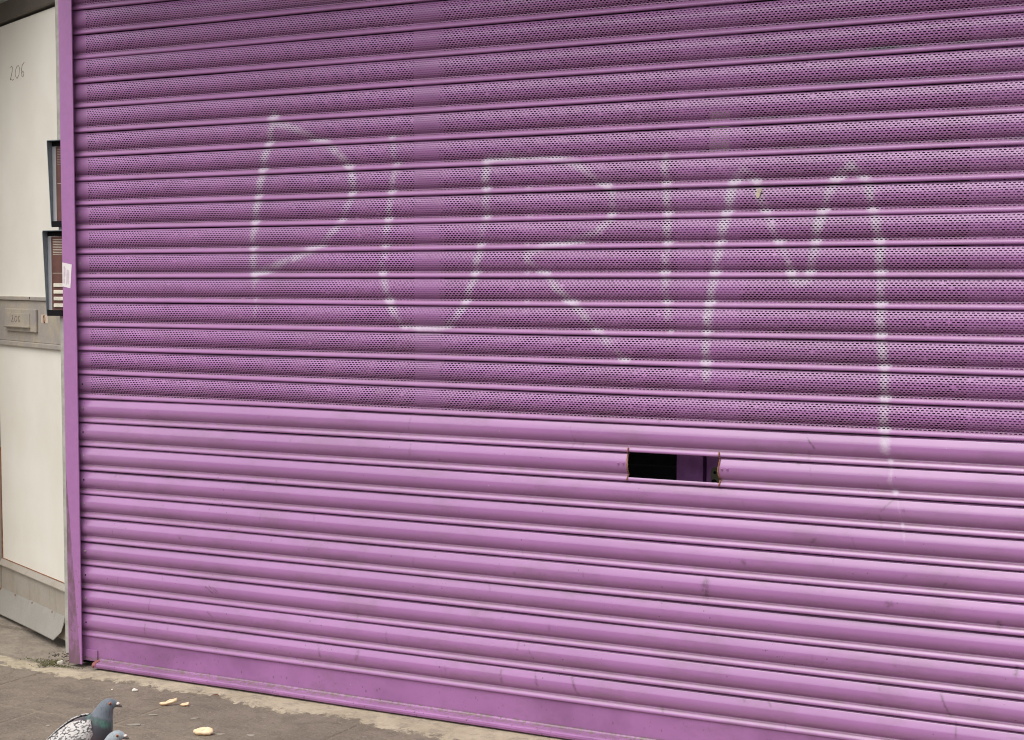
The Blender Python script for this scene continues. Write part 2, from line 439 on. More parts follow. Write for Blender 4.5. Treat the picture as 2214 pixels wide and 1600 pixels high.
# pale cement fillet along the foot of the shutter: an uneven hand-trowelled strip
def cement():
    front = [(-1.3, -0.125), (-0.6, -0.124), (-0.40, -0.120), (-0.226, -0.121), (-0.12, -0.118), (0.061, -0.116), (0.193, -0.119), (0.314, -0.129), (0.443, -0.136),
             (0.55, -0.110), (0.65, -0.125), (0.727, -0.147), (0.892, -0.171), (0.969, -0.150), (1.128, -0.151), (1.25, -0.175), (1.368, -0.196), (1.8, -0.18), (2.6, -0.17), (4.0, -0.17)]
    back = [(-1.3, 0.0), (-0.40, -0.004), (-0.345, -0.006), (-0.204, -0.024), (-0.13, -0.045), (-0.085, -0.095), (-0.06, -0.06), (-0.02, -0.045), (0.08, -0.04), (0.12, 0.05), (4.0, 0.05)]
    fx, fy = zip(*front); bx, by = zip(*back)
    xs = np.arange(-1.3, 4.0, 0.008)
    nx, ny = len(xs), 14
    yf = np.interp(xs, fx, fy); yb = np.interp(xs, bx, by)
    w = np.convolve(RNG.normal(0, 1, nx), np.ones(9) / 9, 'same') * 0.012 + np.convolve(RNG.normal(0, 1, nx), np.ones(25) / 25, 'same') * 0.05 + RNG.normal(0, 0.0016, nx)
    w2 = np.convolve(RNG.normal(0, 1, nx), np.ones(9) / 9, 'same') * 0.012
    yf = yf + w; yb = np.where(yb < 0.03, yb + w2, yb)
    V, F = [], []
    for i in range(nx):
        for j in range(ny):
            t = j / (ny - 1)
            h = 0.0050 * min(1, t / 0.18, (1 - t) / 0.12 if yb[i] < 0.03 else 1)
            V.append((xs[i], yf[i] + (yb[i] - yf[i]) * t, -0.001 + max(0, h) + random.uniform(-0.0007, 0.0007)))
    for i in range(nx - 1):
        for j in range(ny - 1):
            F.append((i * ny + j, (i + 1) * ny + j, (i + 1) * ny + j + 1, i * ny + j + 1))
    m = MB(); m.add(V, F)
    o = m.build('cement_strip', M_CEMENT, smooth=True)
    at = o.data.attributes.new('across', 'FLOAT', 'POINT'); at.data.foreach_set('value', [j / (ny - 1) for i in range(nx) for j in range(ny)])
    return tag(o, kind='structure')
cement()

# worn concrete in front of and inside the doorway
def step():
    m = MB()
    nx, ny = 70, 34
    V, F = [], []
    for i in range(nx):
        for j in range(ny):
            x = -1.4 + 1.52 * i / (nx - 1); y = -0.11 + 0.40 * j / (ny - 1)
            z = 0.0025 + 0.0012 * math.sin(31 * x + 5 * y) * math.sin(17 * y) + random.uniform(-0.0006, 0.0006)
            V.append((x, y, z))
    for i in range(nx - 1):
        for j in range(ny - 1):
            F.append((i * ny + j, (i + 1) * ny + j, (i + 1) * ny + j + 1, i * ny + j + 1))
    m.add(V, F)
    m.box(-1.4, 0.10, 0.292, 1.2, -0.05, 0.013, bev=0.003)
    return tag(m.build('doorstep', M_STEP, smooth=False), kind='structure')
step()

# ---------------------------------------------------------------- roller shutter
PITCH, Z0 = 0.075, 0.098
XL, XR = 0.004, 3.44
def zk(k): return Z0 + PITCH * (k + 10)

def profile():
    """outline of one slat in mm: depth d towards the street, height z above the seam under it"""
    zt = [72.5, 62, 56.5, 53.5, 50.5, 45, 40, 35, 30, 26, 22.5]
    th = [25, 23, 20, 12, 6, -1, -10, -20, -32, -45, -60]
    zz = np.linspace(72.5, 22.5, 400)
    slope = np.tan(np.radians(np.interp(-zz, [-q for q in zt], th)))
    dd = np.r_[0, np.cumsum((slope[1:] + slope[:-1]) / 2 * -np.diff(zz))]
    dd += 11.0 - dd.max()
    cum = np.r_[0, np.cumsum(np.hypot(np.diff(dd), np.diff(zz)))]
    u = np.linspace(0, cum[-1], 60)
    da, za = np.interp(u, cum, dd), np.interp(u, cum, zz)
    P = [(da[0] - 8.0, 75.8), (da[0] - 1.6, 73.8)] + list(zip(da, za))
    e = da[-1]
    P += [(e - 0.8, 21.6), (e - 1.0, 20.6), (e - 0.5, 19.2), (e + 0.5, 17.9), (e + 1.7, 16.7)]
    zb = np.r_[np.linspace(16.4, 4.0, 18), np.linspace(3.75, 2.5, 8)]
    sl = np.tan(np.radians(np.interp(-zb, [-16.4, -15, -11, -8, -6.3, -4.6, -3.4, -2.5], [50, 42, 31, 15, 0, -22, -48, -72])))
    db = np.r_[0, np.cumsum((sl[1:] + sl[:-1]) / 2 * -np.diff(zb))] + e + 2.1
    P += list(zip(db, zb))
    P += [(e, 2.2), (e - 5.0, 2.0)]
    return np.array(P)
PR = profile()
seg = np.r_[0, np.cumsum(np.hypot(*np.diff(PR, axis=0).T))]
S_ARC = seg[2]
S_BEAD = seg[2 + 60 + 5]
tanv = np.gradient(PR, seg, axis=0)
NRM = np.c_[-tanv[:, 1], tanv[:, 0]]
NRM /= np.linalg.norm(NRM, axis=1)[:, None]
if NRM[30, 0] < 0: NRM = -NRM
def P_of(s): return np.interp(s, seg, PR[:, 0]), np.interp(s, seg, PR[:, 1])
def N_of(s):
    a, b = np.interp(s, seg, NRM[:, 0]), np.interp(s, seg, NRM[:, 1]); l = np.hypot(a, b); return a / l, b / l

ph = RNG.uniform(0, 6.28, (40, 4)); am = RNG.uniform(0.3, 1.0, (40, 4)); off = RNG.normal(0, 0.0008, 40)
def warp(x, k):
    i = (np.asarray(k) + 12).astype(int)
    d = 0.0010 * (am[i, 0] * np.sin(2.1 * x + ph[i, 0]) + am[i, 1] * np.sin(5.3 * x + ph[i, 1])) + off[i]
    z = 0.0006 * (am[i, 2] * np.sin(1.7 * x + ph[i, 2]) + am[i, 3] * np.sin(4.1 * x + ph[i, 3]))
    return d, z

# sprayed letters, as centre lines on the shutter (x, z in metres) with a strength each
STROKES = [
 (1.0, [(0.776, 1.700), (0.763, 1.626), (0.741, 1.56), (0.72, 1.468), (0.704, 1.388), (0.698, 1.307), (0.701, 1.227)]), (0.66, [(0.701, 1.227), (0.704, 1.10)]),
 (0.92, [(0.764, 1.676), (0.853, 1.646), (0.949, 1.612), (1.011, 1.564), (1.038, 1.531), (1.05, 1.485), (1.034, 1.434), (1.002, 1.376), (0.946, 1.325), (0.866, 1.286), (0.767, 1.256), (0.709, 1.24)]),
 (0.9, [(1.178, 1.609), (1.189, 1.545), (1.174, 1.469), (1.164, 1.393), (1.152, 1.316), (1.142, 1.239), (1.157, 1.188), (1.172, 1.143), (1.208, 1.092), (1.268, 1.08), (1.327, 1.083), (1.378, 1.113), (1.409, 1.154), (1.442, 1.237), (1.457, 1.31), (1.475, 1.384), (1.473, 1.462), (1.476, 1.541)]),
 (0.88, [(1.476, 1.541), (1.556, 1.549), (1.686, 1.536), (1.743, 1.52), (1.808, 1.474), (1.845, 1.444), (1.847, 1.406), (1.841, 1.378), (1.799, 1.34), (1.715, 1.316), (1.648, 1.305), (1.6, 1.288), (1.604, 1.271), (1.648, 1.237), (1.686, 1.198), (1.734, 1.158), (1.781, 1.11), (1.809, 1.086)]),
 (0.80, [(1.809, 1.086), (1.846, 1.048), (1.882, 1.012)]),
 (0.50, [(1.612, 1.536), (1.603, 1.445), (1.599, 1.299), (1.596, 1.201), (1.599, 1.103)]),
 (0.92, [(1.992, 1.522), (1.997, 1.46), (2.0, 1.387), (2.001, 1.313), (1.993, 1.244), (1.999, 1.162), (2.004, 1.12)]), (0.6, [(2.004, 1.12), (2.008, 1.092), (2.008, 1.047)]),
 (1.05, [(2.108, 0.968), (2.105, 1.015), (2.109, 1.082), (2.114, 1.158), (2.128, 1.235), (2.141, 1.311), (2.155, 1.377), (2.165, 1.412), (2.169, 1.443), (2.187, 1.473), (2.202, 1.488), (2.229, 1.472), (2.249, 1.41), (2.267, 1.375), (2.286, 1.33), (2.304, 1.295), (2.319, 1.26), (2.327, 1.23), (2.346, 1.213), (2.368, 1.221), (2.377, 1.26), (2.386, 1.303), (2.398, 1.372), (2.416, 1.424), (2.437, 1.465), (2.467, 1.492), (2.499, 1.472), (2.511, 1.447), (2.521, 1.404), (2.535, 1.352), (2.543, 1.302), (2.546, 1.238), (2.547, 1.166), (2.55, 1.089), (2.556, 1.016), (2.558, 0.94), (2.559, 0.864), (2.563, 0.812)]),
 (0.68, [(2.562, 0.816), (2.577, 0.785), (2.575, 0.737), (2.588, 0.713)]), (0.52, [(2.588, 0.713), (2.6, 0.67), (2.614, 0.588)]),
]
def spray_at(x, z, nup, dfront):
    out = np.zeros(len(x))
    sel = np.where((x > 0.6) & (x < 2.72) & (z > 0.5) & (z < 1.78))[0]
    X, Z = x[sel], z[sel]
    best = np.zeros(len(sel))
    for st, pts in STROKES:
        p = np.array(pts)
        # hand wobble comes with the points; width swells a little along the stroke
        for a, b in zip(p[:-1], p[1:]):
            ab = b - a; L2 = ab @ ab
            lo, hi = min(a[0], b[0]) - 0.06, max(a[0], b[0]) + 0.06
            q = np.where((X > lo) & (X < hi) & (Z > min(a[1], b[1]) - 0.06) & (Z < max(a[1], b[1]) + 0.06))[0]
            if not len(q): continue
            t = np.clip(((X[q] - a[0]) * ab[0] + (Z[q] - a[1]) * ab[1]) / L2, 0, 1)
            dist = np.hypot(X[q] - a[0] - t * ab[0], Z[q] - a[1] - t * ab[1])
            wd = {0.52: 0.006, 0.68: 0.010, 0.66: 0.011, 0.6: 0.011}.get(st, 0.0185)
            best[q] = np.maximum(best[q], st * np.exp(-(dist / wd) ** 2))
    out[sel] = best
    return out * np.clip(0.80 + 0.30 * nup, 0.3, 1.1)

SCUFFS = [  # (x0, z0, x1, z1, width, strength): black heel marks, drips and scratches
 (2.1094, 0.4580, 2.1085, 0.4228, 0.0090, 1.00), (2.1061, 0.4431, 2.1108, 0.4165, 0.0060, 1.00), (2.5734, 0.4481, 2.5913, 0.4447, 0.0060, 0.68),
 (2.5836, 0.4516, 2.5760, 0.4407, 0.0045, 0.68), (2.8339, 0.4258, 2.8355, 0.4160, 0.0060, 0.94), (2.8761, 0.3263, 2.8726, 0.3086, 0.0045, 0.94),
 (2.7023, 0.2406, 2.7238, 0.1926, 0.0030, 0.94), (2.7379, 0.1792, 2.7399, 0.1416, 0.0027, 0.74), (1.7344, 0.1615, 1.7506, 0.1266, 0.0033, 0.81),
 (2.2095, 0.5176, 2.2140, 0.5126, 0.0060, 0.68), (2.3889, 0.5872, 2.3836, 0.5790, 0.0030, 0.94), (1.9882, 0.1197, 1.9930, 0.1093, 0.0030, 0.68),
 (2.2733, 0.1745, 2.2834, 0.1598, 0.0030, 0.68), (2.2093, 0.1720, 2.2133, 0.1644, 0.0030, 0.68), (0.9190, 0.1648, 0.9268, 0.1341, 0.0036, 0.74),
 (1.0551, 0.1684, 1.0517, 0.1413, 0.0053, 0.74), (1.5188, 0.1618, 1.5221, 0.1325, 0.0037, 0.68), (1.6226, 0.1717, 1.6320, 0.1267, 0.0039, 0.81),
 (1.7310, 0.1698, 1.7516, 0.1246, 0.0039, 0.81), (1.5711, 0.2479, 1.5696, 0.2267, 0.0037, 0.61), (1.1519, 0.2296, 1.1543, 0.2035, 0.0030, 0.47),
 (1.6040, 0.2305, 1.6180, 0.2068, 0.0024, 0.54), (1.3451, 0.1548, 1.3470, 0.1334, 0.0027, 0.47), (2.3692, 0.8347, 2.3887, 0.8109, 0.0024, 1.00),
 (2.5823, 0.6960, 2.5548, 0.6682, 0.0024, 0.81), (2.3863, 0.5786, 2.3953, 0.5899, 0.0030, 0.81), (2.7114, 0.5062, 2.7047, 0.5004, 0.0030, 0.81),
 (2.6089, 0.5109, 2.6175, 0.5186, 0.0030, 0.54), (0.5097, 0.3014, 0.5376, 0.2835, 0.0021, 1.00), (0.5226, 0.3046, 0.5504, 0.2847, 0.0019, 0.81),
 (0.5378, 0.3019, 0.5565, 0.2893, 0.0019, 0.94), (0.5163, 0.2262, 0.5366, 0.2118, 0.0024, 0.81), (0.2710, 0.1623, 0.2731, 0.1309, 0.0024, 0.81),
 (0.2912, 0.2419, 0.2879, 0.2080, 0.0021, 0.68), (0.3590, 0.1629, 0.3615, 0.1548, 0.0030, 0.68), (0.4765, 0.1481, 0.4841, 0.1365, 0.0024, 0.68),
 (3.1593, 0.8114, 3.1527, 0.8059, 0.0030, 0.50), (2.2431, 0.3380, 2.2448, 0.3183, 0.0025, 0.27), (1.4781, 0.4012, 1.4861, 0.3784, 0.0032, 0.42),
 (1.5235, 0.3085, 1.5160, 0.3036, 0.0023, 0.34), (1.3160, 0.7699, 1.3170, 0.7523, 0.0018, 0.22), (1.1405, 0.2112, 1.1484, 0.1939, 0.0027, 0.27),
 (2.9594, 0.6996, 2.9659, 0.6765, 0.0029, 0.53), (1.2321, 0.8359, 1.2267, 0.8069, 0.0029, 0.49), (1.5765, 0.5025, 1.5833, 0.4857, 0.0024, 0.54),
 (1.2326, 0.7633, 1.2319, 0.7359, 0.0024, 0.58), (2.4161, 0.4701, 2.4133, 0.4603, 0.0027, 0.27), (3.0054, 0.3084, 3.0024, 0.2807, 0.0032, 0.49),
 (1.7136, 0.4931, 1.7150, 0.4722, 0.0019, 0.28), (1.7381, 0.8013, 1.7313, 0.7811, 0.0030, 0.50), (3.0045, 0.2516, 2.9974, 0.2283, 0.0025, 0.31),
 (0.8252, 0.7579, 0.8255, 0.7511, 0.0030, 0.30), (0.7735, 0.7616, 0.7770, 0.7466, 0.0014, 0.35), (0.6500, 0.6078, 0.6573, 0.6017, 0.0014, 0.50),
 (0.1677, 0.2992, 0.1622, 0.2741, 0.0016, 0.49), (1.3338, 0.1419, 1.3282, 0.1122, 0.0014, 0.34), (2.0688, 0.6594, 2.0662, 0.6525, 0.0014, 0.38),
 (2.5511, 0.6576, 2.5552, 0.6301, 0.0030, 0.49), (1.6129, 0.2769, 1.6100, 0.2557, 0.0015, 0.38), (2.8992, 0.2044, 2.8975, 0.1852, 0.0024, 0.26),
 (3.1711, 0.3017, 3.1699, 0.2820, 0.0014, 0.43), (0.5498, 0.1520, 0.5444, 0.1471, 0.0015, 0.46), (1.7264, 0.8378, 1.7343, 0.8095, 0.0018, 0.38),
 (0.9025, 0.5475, 0.9073, 0.5273, 0.0027, 0.31), (1.4537, 0.4994, 1.4462, 0.4953, 0.0021, 0.24), (2.4161, 0.2882, 2.4110, 0.2816, 0.0018, 0.30),
 (1.7664, 0.4537, 1.7686, 0.4416, 0.0018, 0.57), (3.1820, 0.6494, 3.1822, 0.6341, 0.0025, 0.23), (1.4377, 0.4985, 1.4312, 0.4898, 0.0029, 0.35),
 (1.7615, 0.7919, 1.7581, 0.7720, 0.0033, 0.35), (0.1610, 0.6171, 0.1579, 0.6105, 0.0030, 0.47), (0.1503, 0.4441, 0.1501, 0.4294, 0.0018, 0.45),
 (0.3361, 0.3204, 0.3431, 0.3067, 0.0015, 0.51), (0.7155, 0.5329, 0.7150, 0.5188, 0.0029, 0.36), (0.4895, 0.2001, 0.4951, 0.1940, 0.0025, 0.59),
 (2.3165, 0.1283, 2.3209, 0.1071, 0.0027, 0.41), (1.2443, 0.4482, 1.2406, 0.4234, 0.0024, 0.39), (3.1550, 0.7052, 3.1604, 0.6770, 0.0019, 0.30),
 (1.6641, 0.3020, 1.6670, 0.2868, 0.0032, 0.45), (2.7171, 0.1810, 2.7251, 0.1677, 0.0016, 0.38), (0.3139, 0.1738, 0.3217, 0.1465, 0.0025, 0.26),
 (1.0484, 0.2815, 1.0513, 0.2600, 0.0023, 0.42), (0.4586, 0.5103, 0.4627, 0.4816, 0.0015, 0.41), (2.3892, 0.3004, 2.3885, 0.2731, 0.0027, 0.36),
 (3.2844, 0.6893, 3.2787, 0.6704, 0.0023, 0.22), (2.0045, 0.7625, 2.0047, 0.7539, 0.0023, 0.36), (2.3735, 0.8031, 2.3730, 0.7808, 0.0033, 0.34),
 (2.4860, 0.5973, 2.4916, 0.5735, 0.0018, 0.46), (1.3887, 0.6036, 1.3909, 0.5742, 0.0014, 0.39), (2.3770, 0.7636, 2.3821, 0.7427, 0.0014, 0.58),
 (2.4343, 0.5588, 2.4404, 0.5312, 0.0015, 0.53), (2.5544, 0.2577, 2.5558, 0.2343, 0.0016, 0.53), (0.5412, 0.5631, 0.5373, 0.5478, 0.0024, 0.39),
 (0.7560, 0.8254, 0.7480, 0.8195, 0.0023, 0.54), (2.2069, 0.6685, 2.2097, 0.6518, 0.0019, 0.31), (1.7093, 0.1304, 1.7133, 0.1243, 0.0016, 0.51),
 (2.6100, 0.6722, 2.6114, 0.6732, 0.0039, 0.99), (0.5316, 0.3360, 0.5306, 0.3370, 0.0030, 0.61), (0.1333, 0.8848, 0.1370, 0.8858, 0.0029, 0.77),
 (1.3235, 0.7255, 1.3264, 0.7265, 0.0027, 0.84), (1.6481, 0.8586, 1.6514, 0.8596, 0.0019, 0.96), (1.0733, 1.0084, 1.0757, 1.0094, 0.0036, 0.68),
 (2.7903, 0.2392, 2.7913, 0.2402, 0.0029, 0.77), (2.8230, 1.2190, 2.8240, 1.2200, 0.0027, 0.57), (1.5641, 0.4326, 1.5623, 0.4336, 0.0043, 0.49),
 (2.7196, 0.6371, 2.7185, 0.6381, 0.0027, 0.46), (1.5636, 0.3414, 1.5632, 0.3424, 0.0025, 1.00), (3.0496, 0.7244, 3.0507, 0.7254, 0.0043, 0.62),
 (0.4186, 0.4406, 0.4161, 0.4416, 0.0036, 0.66), (1.2395, 1.2152, 1.2374, 1.2162, 0.0040, 0.84), (1.3808, 1.2547, 1.3796, 1.2557, 0.0042, 1.00),
 (1.7083, 1.0691, 1.7119, 1.0701, 0.0037, 0.92), (2.8818, 1.4104, 2.8838, 1.4114, 0.0045, 0.61), (2.0920, 1.0422, 2.0909, 1.0432, 0.0029, 0.53),
 (3.1647, 0.6021, 3.1645, 0.6031, 0.0042, 0.53), (3.1741, 0.2866, 3.1704, 0.2876, 0.0027, 0.65), (3.0365, 1.3376, 3.0386, 1.3386, 0.0030, 0.77),
 (0.8577, 1.2686, 0.8568, 1.2696, 0.0025, 0.84), (0.5819, 0.5497, 0.5853, 0.5507, 0.0021, 0.50), (0.7539, 0.4589, 0.7533, 0.4599, 0.0025, 0.63),
 (0.8887, 0.4437, 0.8896, 0.4447, 0.0027, 0.66), (2.5570, 0.1957, 2.5542, 0.1967, 0.0040, 0.69), (2.5922, 0.2946, 2.5924, 0.2956, 0.0040, 0.63),
 (2.5582, 0.9584, 2.5573, 0.9594, 0.0045, 0.68), (1.6161, 0.9711, 1.6147, 0.9721, 0.0040, 0.81), (1.9816, 0.8586, 1.9855, 0.8596, 0.0045, 0.97),
 (1.5546, 0.6824, 1.5548, 0.6834, 0.0019, 0.47), (3.2848, 0.2882, 3.2883, 0.2892, 0.0036, 1.00), (0.3475, 0.5351, 0.3499, 0.5361, 0.0018, 0.47),
 (1.2221, 0.3507, 1.2192, 0.3517, 0.0036, 0.47), (3.2088, 1.0126, 3.2052, 1.0136, 0.0042, 0.57), (1.6407, 0.8867, 1.6378, 0.8877, 0.0032, 0.45),
 (0.7387, 1.3868, 0.7413, 1.3878, 0.0032, 0.86), (2.9016, 0.3046, 2.9015, 0.3056, 0.0021, 0.49), (0.4464, 0.4044, 0.4428, 0.4054, 0.0024, 0.66),
 (2.0926, 1.3035, 2.0958, 1.3045, 0.0037, 0.74), (3.0344, 0.3366, 3.0312, 0.3376, 0.0040, 0.82), (0.7730, 0.6344, 0.7714, 0.6354, 0.0030, 0.69),
 (1.3741, 1.2189, 1.3766, 1.2199, 0.0033, 0.73), (1.0103, 1.1738, 1.0142, 1.1748, 0.0024, 0.88), (2.3370, 1.0249, 2.3332, 1.0259, 0.0033, 0.54),
 (0.7219, 0.9159, 0.7231, 0.9169, 0.0034, 0.90), (2.3485, 0.7705, 2.3448, 0.7715, 0.0039, 0.96), (2.7735, 0.9414, 2.7698, 0.9424, 0.0024, 0.47),
 (2.1347, 0.8666, 2.1322, 0.8676, 0.0043, 1.00), (2.9777, 0.7548, 2.9760, 0.7558, 0.0024, 0.96),]
def scuff_at(x, z):
    out = np.zeros(len(x))
    for x0, z0, x1, z1, w, st in SCUFFS:
        q = np.where((x > min(x0, x1) - 3 * w) & (x < max(x0, x1) + 3 * w) & (z > min(z0, z1) - 3 * w) & (z < max(z0, z1) + 3 * w))[0]
        if not len(q): continue
        dx, dz = x1 - x0, z1 - z0
        t = np.clip(((x[q] - x0) * dx + (z[q] - z0) * dz) / (dx * dx + dz * dz + 1e-12), 0, 1)
        d = np.hypot(x[q] - x0 - t * dx, z[q] - z0 - t * dz)
        out[q] = np.maximum(out[q], st * np.exp(-(d / w) ** 2))
    return out

def stain_at(x, z, lip):
    """greenish black grime on the upper right ledges"""
    m = np.clip((x - 1.9) / 0.5, 0, 1) * np.clip((z - 1.40) / 0.15, 0, 1)
    w = 0.5 + 0.5 * np.sin(3.1 * x + 11 * z) * np.sin(1.3 * x - 23 * z + 1)
    return m * w * lip * 0.85

def lip_of(s):
    """1 on the up-facing ledge above each bead, fading off it"""
    return np.clip(1 - np.abs(s - (S_BEAD - 0.5)) / 8.0, 0, 1) ** 0.8

def finish(name, x, d, z, k, s, faces_idx, mat, parent, custom=True):
    wd, wz = warp(x, k)
    n = len(x)
    co = np.empty((n, 3)); co[:, 0] = x; co[:, 1] = -(d * 1e-3 + wd); co[:, 2] = zk(k) + z * 1e-3 + wz
    nd, nz = N_of(s)
    me = bpy.data.meshes.new(name)
    tot = [f for f in faces_idx]
    loops = np.concatenate([f.ravel() for f in tot])
    sizes = np.concatenate([np.full(len(f), f.shape[1]) for f in tot])
    starts = np.r_[0, np.cumsum(sizes)[:-1]]
    me.vertices.add(n); me.vertices.foreach_set('co', co.ravel())
    me.loops.add(len(loops)); me.loops.foreach_set('vertex_index', loops.astype(np.int32))
    me.polygons.add(len(sizes)); me.polygons.foreach_set('loop_start', starts.astype(np.int32))
    me.polygons.foreach_set('loop_total', sizes.astype(np.int32))
    me.polygons.foreach_set('use_smooth', np.ones(len(sizes), bool))
    lip = lip_of(s)
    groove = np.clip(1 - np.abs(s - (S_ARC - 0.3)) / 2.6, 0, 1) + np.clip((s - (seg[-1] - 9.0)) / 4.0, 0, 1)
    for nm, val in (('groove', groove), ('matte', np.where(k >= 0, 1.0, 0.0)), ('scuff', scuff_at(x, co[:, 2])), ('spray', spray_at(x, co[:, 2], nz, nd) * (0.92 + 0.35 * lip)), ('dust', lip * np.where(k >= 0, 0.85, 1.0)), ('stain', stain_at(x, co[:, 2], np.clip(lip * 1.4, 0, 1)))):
        a = me.attributes.new(nm, 'FLOAT', 'POINT'); a.data.foreach_set('value', val.astype(np.float32))
    me.update(calc_edges=True)
    if custom:
        nn = np.c_[np.zeros(n), -nd, nz]
        me.normals_split_custom_set_from_vertices([tuple(q) for q in nn])
    me.materials.append(mat)
    o = bpy.data.objects.new(name, me); COL.objects.link(o); o.parent = parent
    return o

shutter = tag(empty('roller_shutter', (0, 0, 0)), 'large purple roller shutter with perforated upper slats, solid lower slats and faded white sprayed lettering', 'shutter')

KP = list(range(0, 20))          # perforated slats (seam index of their lower edge)
KS = list(range(-10, 0))         # solid slats
SLOT_K, SX0, SX1 = -2, 1.893, 2.141

def perforated():
    W, RH, H, L = 10.93e-3, 5.86, 1.46, 3.5e-3
    s0 = S_ARC + 0.75
    ncol = int((XR - XL - 0.004) / W)
    cols = np.arange(ncol)
    # one cell: 4 corners + 8 slot vertices, in (x offset, s offset)
    cell = np.array([(-W / 2, -RH / 2), (W / 2, -RH / 2), (W / 2, RH / 2), (-W / 2, RH / 2),
                     (-L + 1e-3, -H), (L - 1e-3, -H), (L, -H * 0.4), (L, H * 0.4), (L - 1e-3, H), (-L + 1e-3, H), (-L, H * 0.4), (-L, -H * 0.4)])
    quads = np.array([(0, 1, 5, 4), (1, 2, 7, 6), (2, 3, 9, 8), (3, 0, 11, 10)])[:, ::-1]
    tris = np.array([(1, 6, 5), (2, 8, 7), (3, 10, 9), (0, 4, 11)])[:, ::-1]
    X, S, K = [], [], []
    for k in KP:
        for i in range(11):
            sh = 0.0 if i % 2 == 0 else W / 2
            cx = XL + 0.003 + W * (cols + 0.5) + sh - W / 4
            sc = s0 + RH * (i + 0.5)
            # a share of the holes is clogged with paint and dirt: shrink those slots
            gx = cx[:, None] + cell[None, :, 0]
            gs = np.full((ncol, 1), sc) + cell[None, :, 1]
            f = RNG.uniform(0.88, 1.06, ncol)
            clog = 0.004 + 0.03 * np.clip(np.sin(2.3 * cx + 1.7 * k) * np.sin(5.1 * cx - 0.9 * k + i * 0.2) - 0.45, 0, 1)
            f = np.where(RNG.random(ncol) < clog, RNG.uniform(0.2, 0.7, ncol), f)
            gx[:, 4:] = cx[:, None] + cell[None, 4:, 0] * f[:, None]
            gs[:, 4:] = sc + cell[None, 4:, 1] * f[:, None]
            X.append(gx.ravel()); S.append(gs.ravel()); K.append(np.full(gx.size, k))
    X = np.concatenate(X); S = np.concatenate(S); K = np.concatenate(K)
    nc = len(X) // 12
    base = (np.arange(nc) * 12)[:, None, None]
    Q = (base + quads[None]).reshape(-1, 4); T = (base + tris[None]).reshape(-1, 3)
    # plain bands: the hem hidden under the bead above, and the bead itself
    def band(svals, k):
        xs = np.linspace(XL - 0.004, XR, 300)
        gx, gs = np.meshgrid(xs, svals, indexing='ij')
        return gx.ravel(), gs.ravel(), np.full(gx.size, k), len(xs), len(svals)
    s_end = s0 + RH * 11
    XX, SS, KK, QQ = [X], [S], [K], [Q]
    b = len(X)
    for k in KP:
        for sv in (np.linspace(0, s0, 4), np.r_[s_end, seg[seg > s_end + 0.2]]):
            gx, gs, gk, na, nb = band(sv, k)
            ii, jj = np.meshgrid(np.arange(na - 1), np.arange(nb - 1), indexing='ij')
            q = np.stack([ii * nb + jj, ii * nb + jj + 1, (ii + 1) * nb + jj + 1, (ii + 1) * nb + jj], -1).reshape(-1, 4)
            QQ.append(q + b); XX.append(gx); SS.append(gs); KK.append(gk); b += len(gx)
    X = np.concatenate(XX); S = np.concatenate(SS); K = np.concatenate(KK)
    D, Z = P_of(S)
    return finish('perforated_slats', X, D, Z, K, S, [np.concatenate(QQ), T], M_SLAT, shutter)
perforated()

def solid():
    sv = np.unique(np.r_[np.linspace(0, S_ARC, 3), np.linspace(S_ARC, S_BEAD, 30), seg[seg > S_BEAD]])
    xs = np.unique(np.round(np.r_[np.linspace(XL - 0.004, XR, 1100), SX0, SX1], 5))
    na, nb = len(xs), len(sv)
    XX, SS, KK, QQ = [], [], [], []
    b = 0
    _, zsv = P_of(sv)
    for k in KS:
        gx, gs = np.meshgrid(xs, sv, indexing='ij')
        ii, jj = np.meshgrid(np.arange(na - 1), np.arange(nb - 1), indexing='ij')
        q = np.stack([ii * nb + jj, ii * nb + jj + 1, (ii + 1) * nb + jj + 1, (ii + 1) * nb + jj], -1)
        if k == SLOT_K:
            cx = (xs[:-1] + xs[1:]) / 2
            hole = ((cx > SX0) & (cx < SX1))[:, None] & (zsv[1:] > 12.6)[None, :]
            q = q[~hole]
        q = q.reshape(-1, 4)
        XX.append(gx.ravel()); SS.append(gs.ravel()); KK.append(np.full(gx.size, k)); QQ.append(q + b); b += gx.size
    X = np.concatenate(XX); S = np.concatenate(SS); K = np.concatenate(KK)
    D, Z = P_of(S)
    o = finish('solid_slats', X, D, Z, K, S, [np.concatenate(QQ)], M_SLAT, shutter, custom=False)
    return o
solid()

# rusty sawn edges of the letter slot, following the slat profile from the bead above to the bead below
for sx, sg in ((SX0, -1), (SX1, 1)):
    m = MB()
    pts = []
    for s in np.r_[seg[seg > S_BEAD + 3][:-6]]:
        d, z = P_of(s)
        if 4 < z < 15: pts.append((sx + sg * 0.0005, -(d + 1.0) * 1e-3, zk(-1) + z * 1e-3))
    for s in np.linspace(S_ARC - 1, S_BEAD + 14, 34):
        d, z = P_of(s)
        pts.append((sx + sg * (0.0012 + 0.0010 * math.sin(z * 0.11)), -(d + 0.3) * 1e-3, zk(SLOT_K) + z * 1e-3))
    m.tube(pts, [0.0016 + random.uniform(0, 0.0011) for _ in pts], 6)
    m.build('cut_edge', M_RUST, shutter, smooth=True)

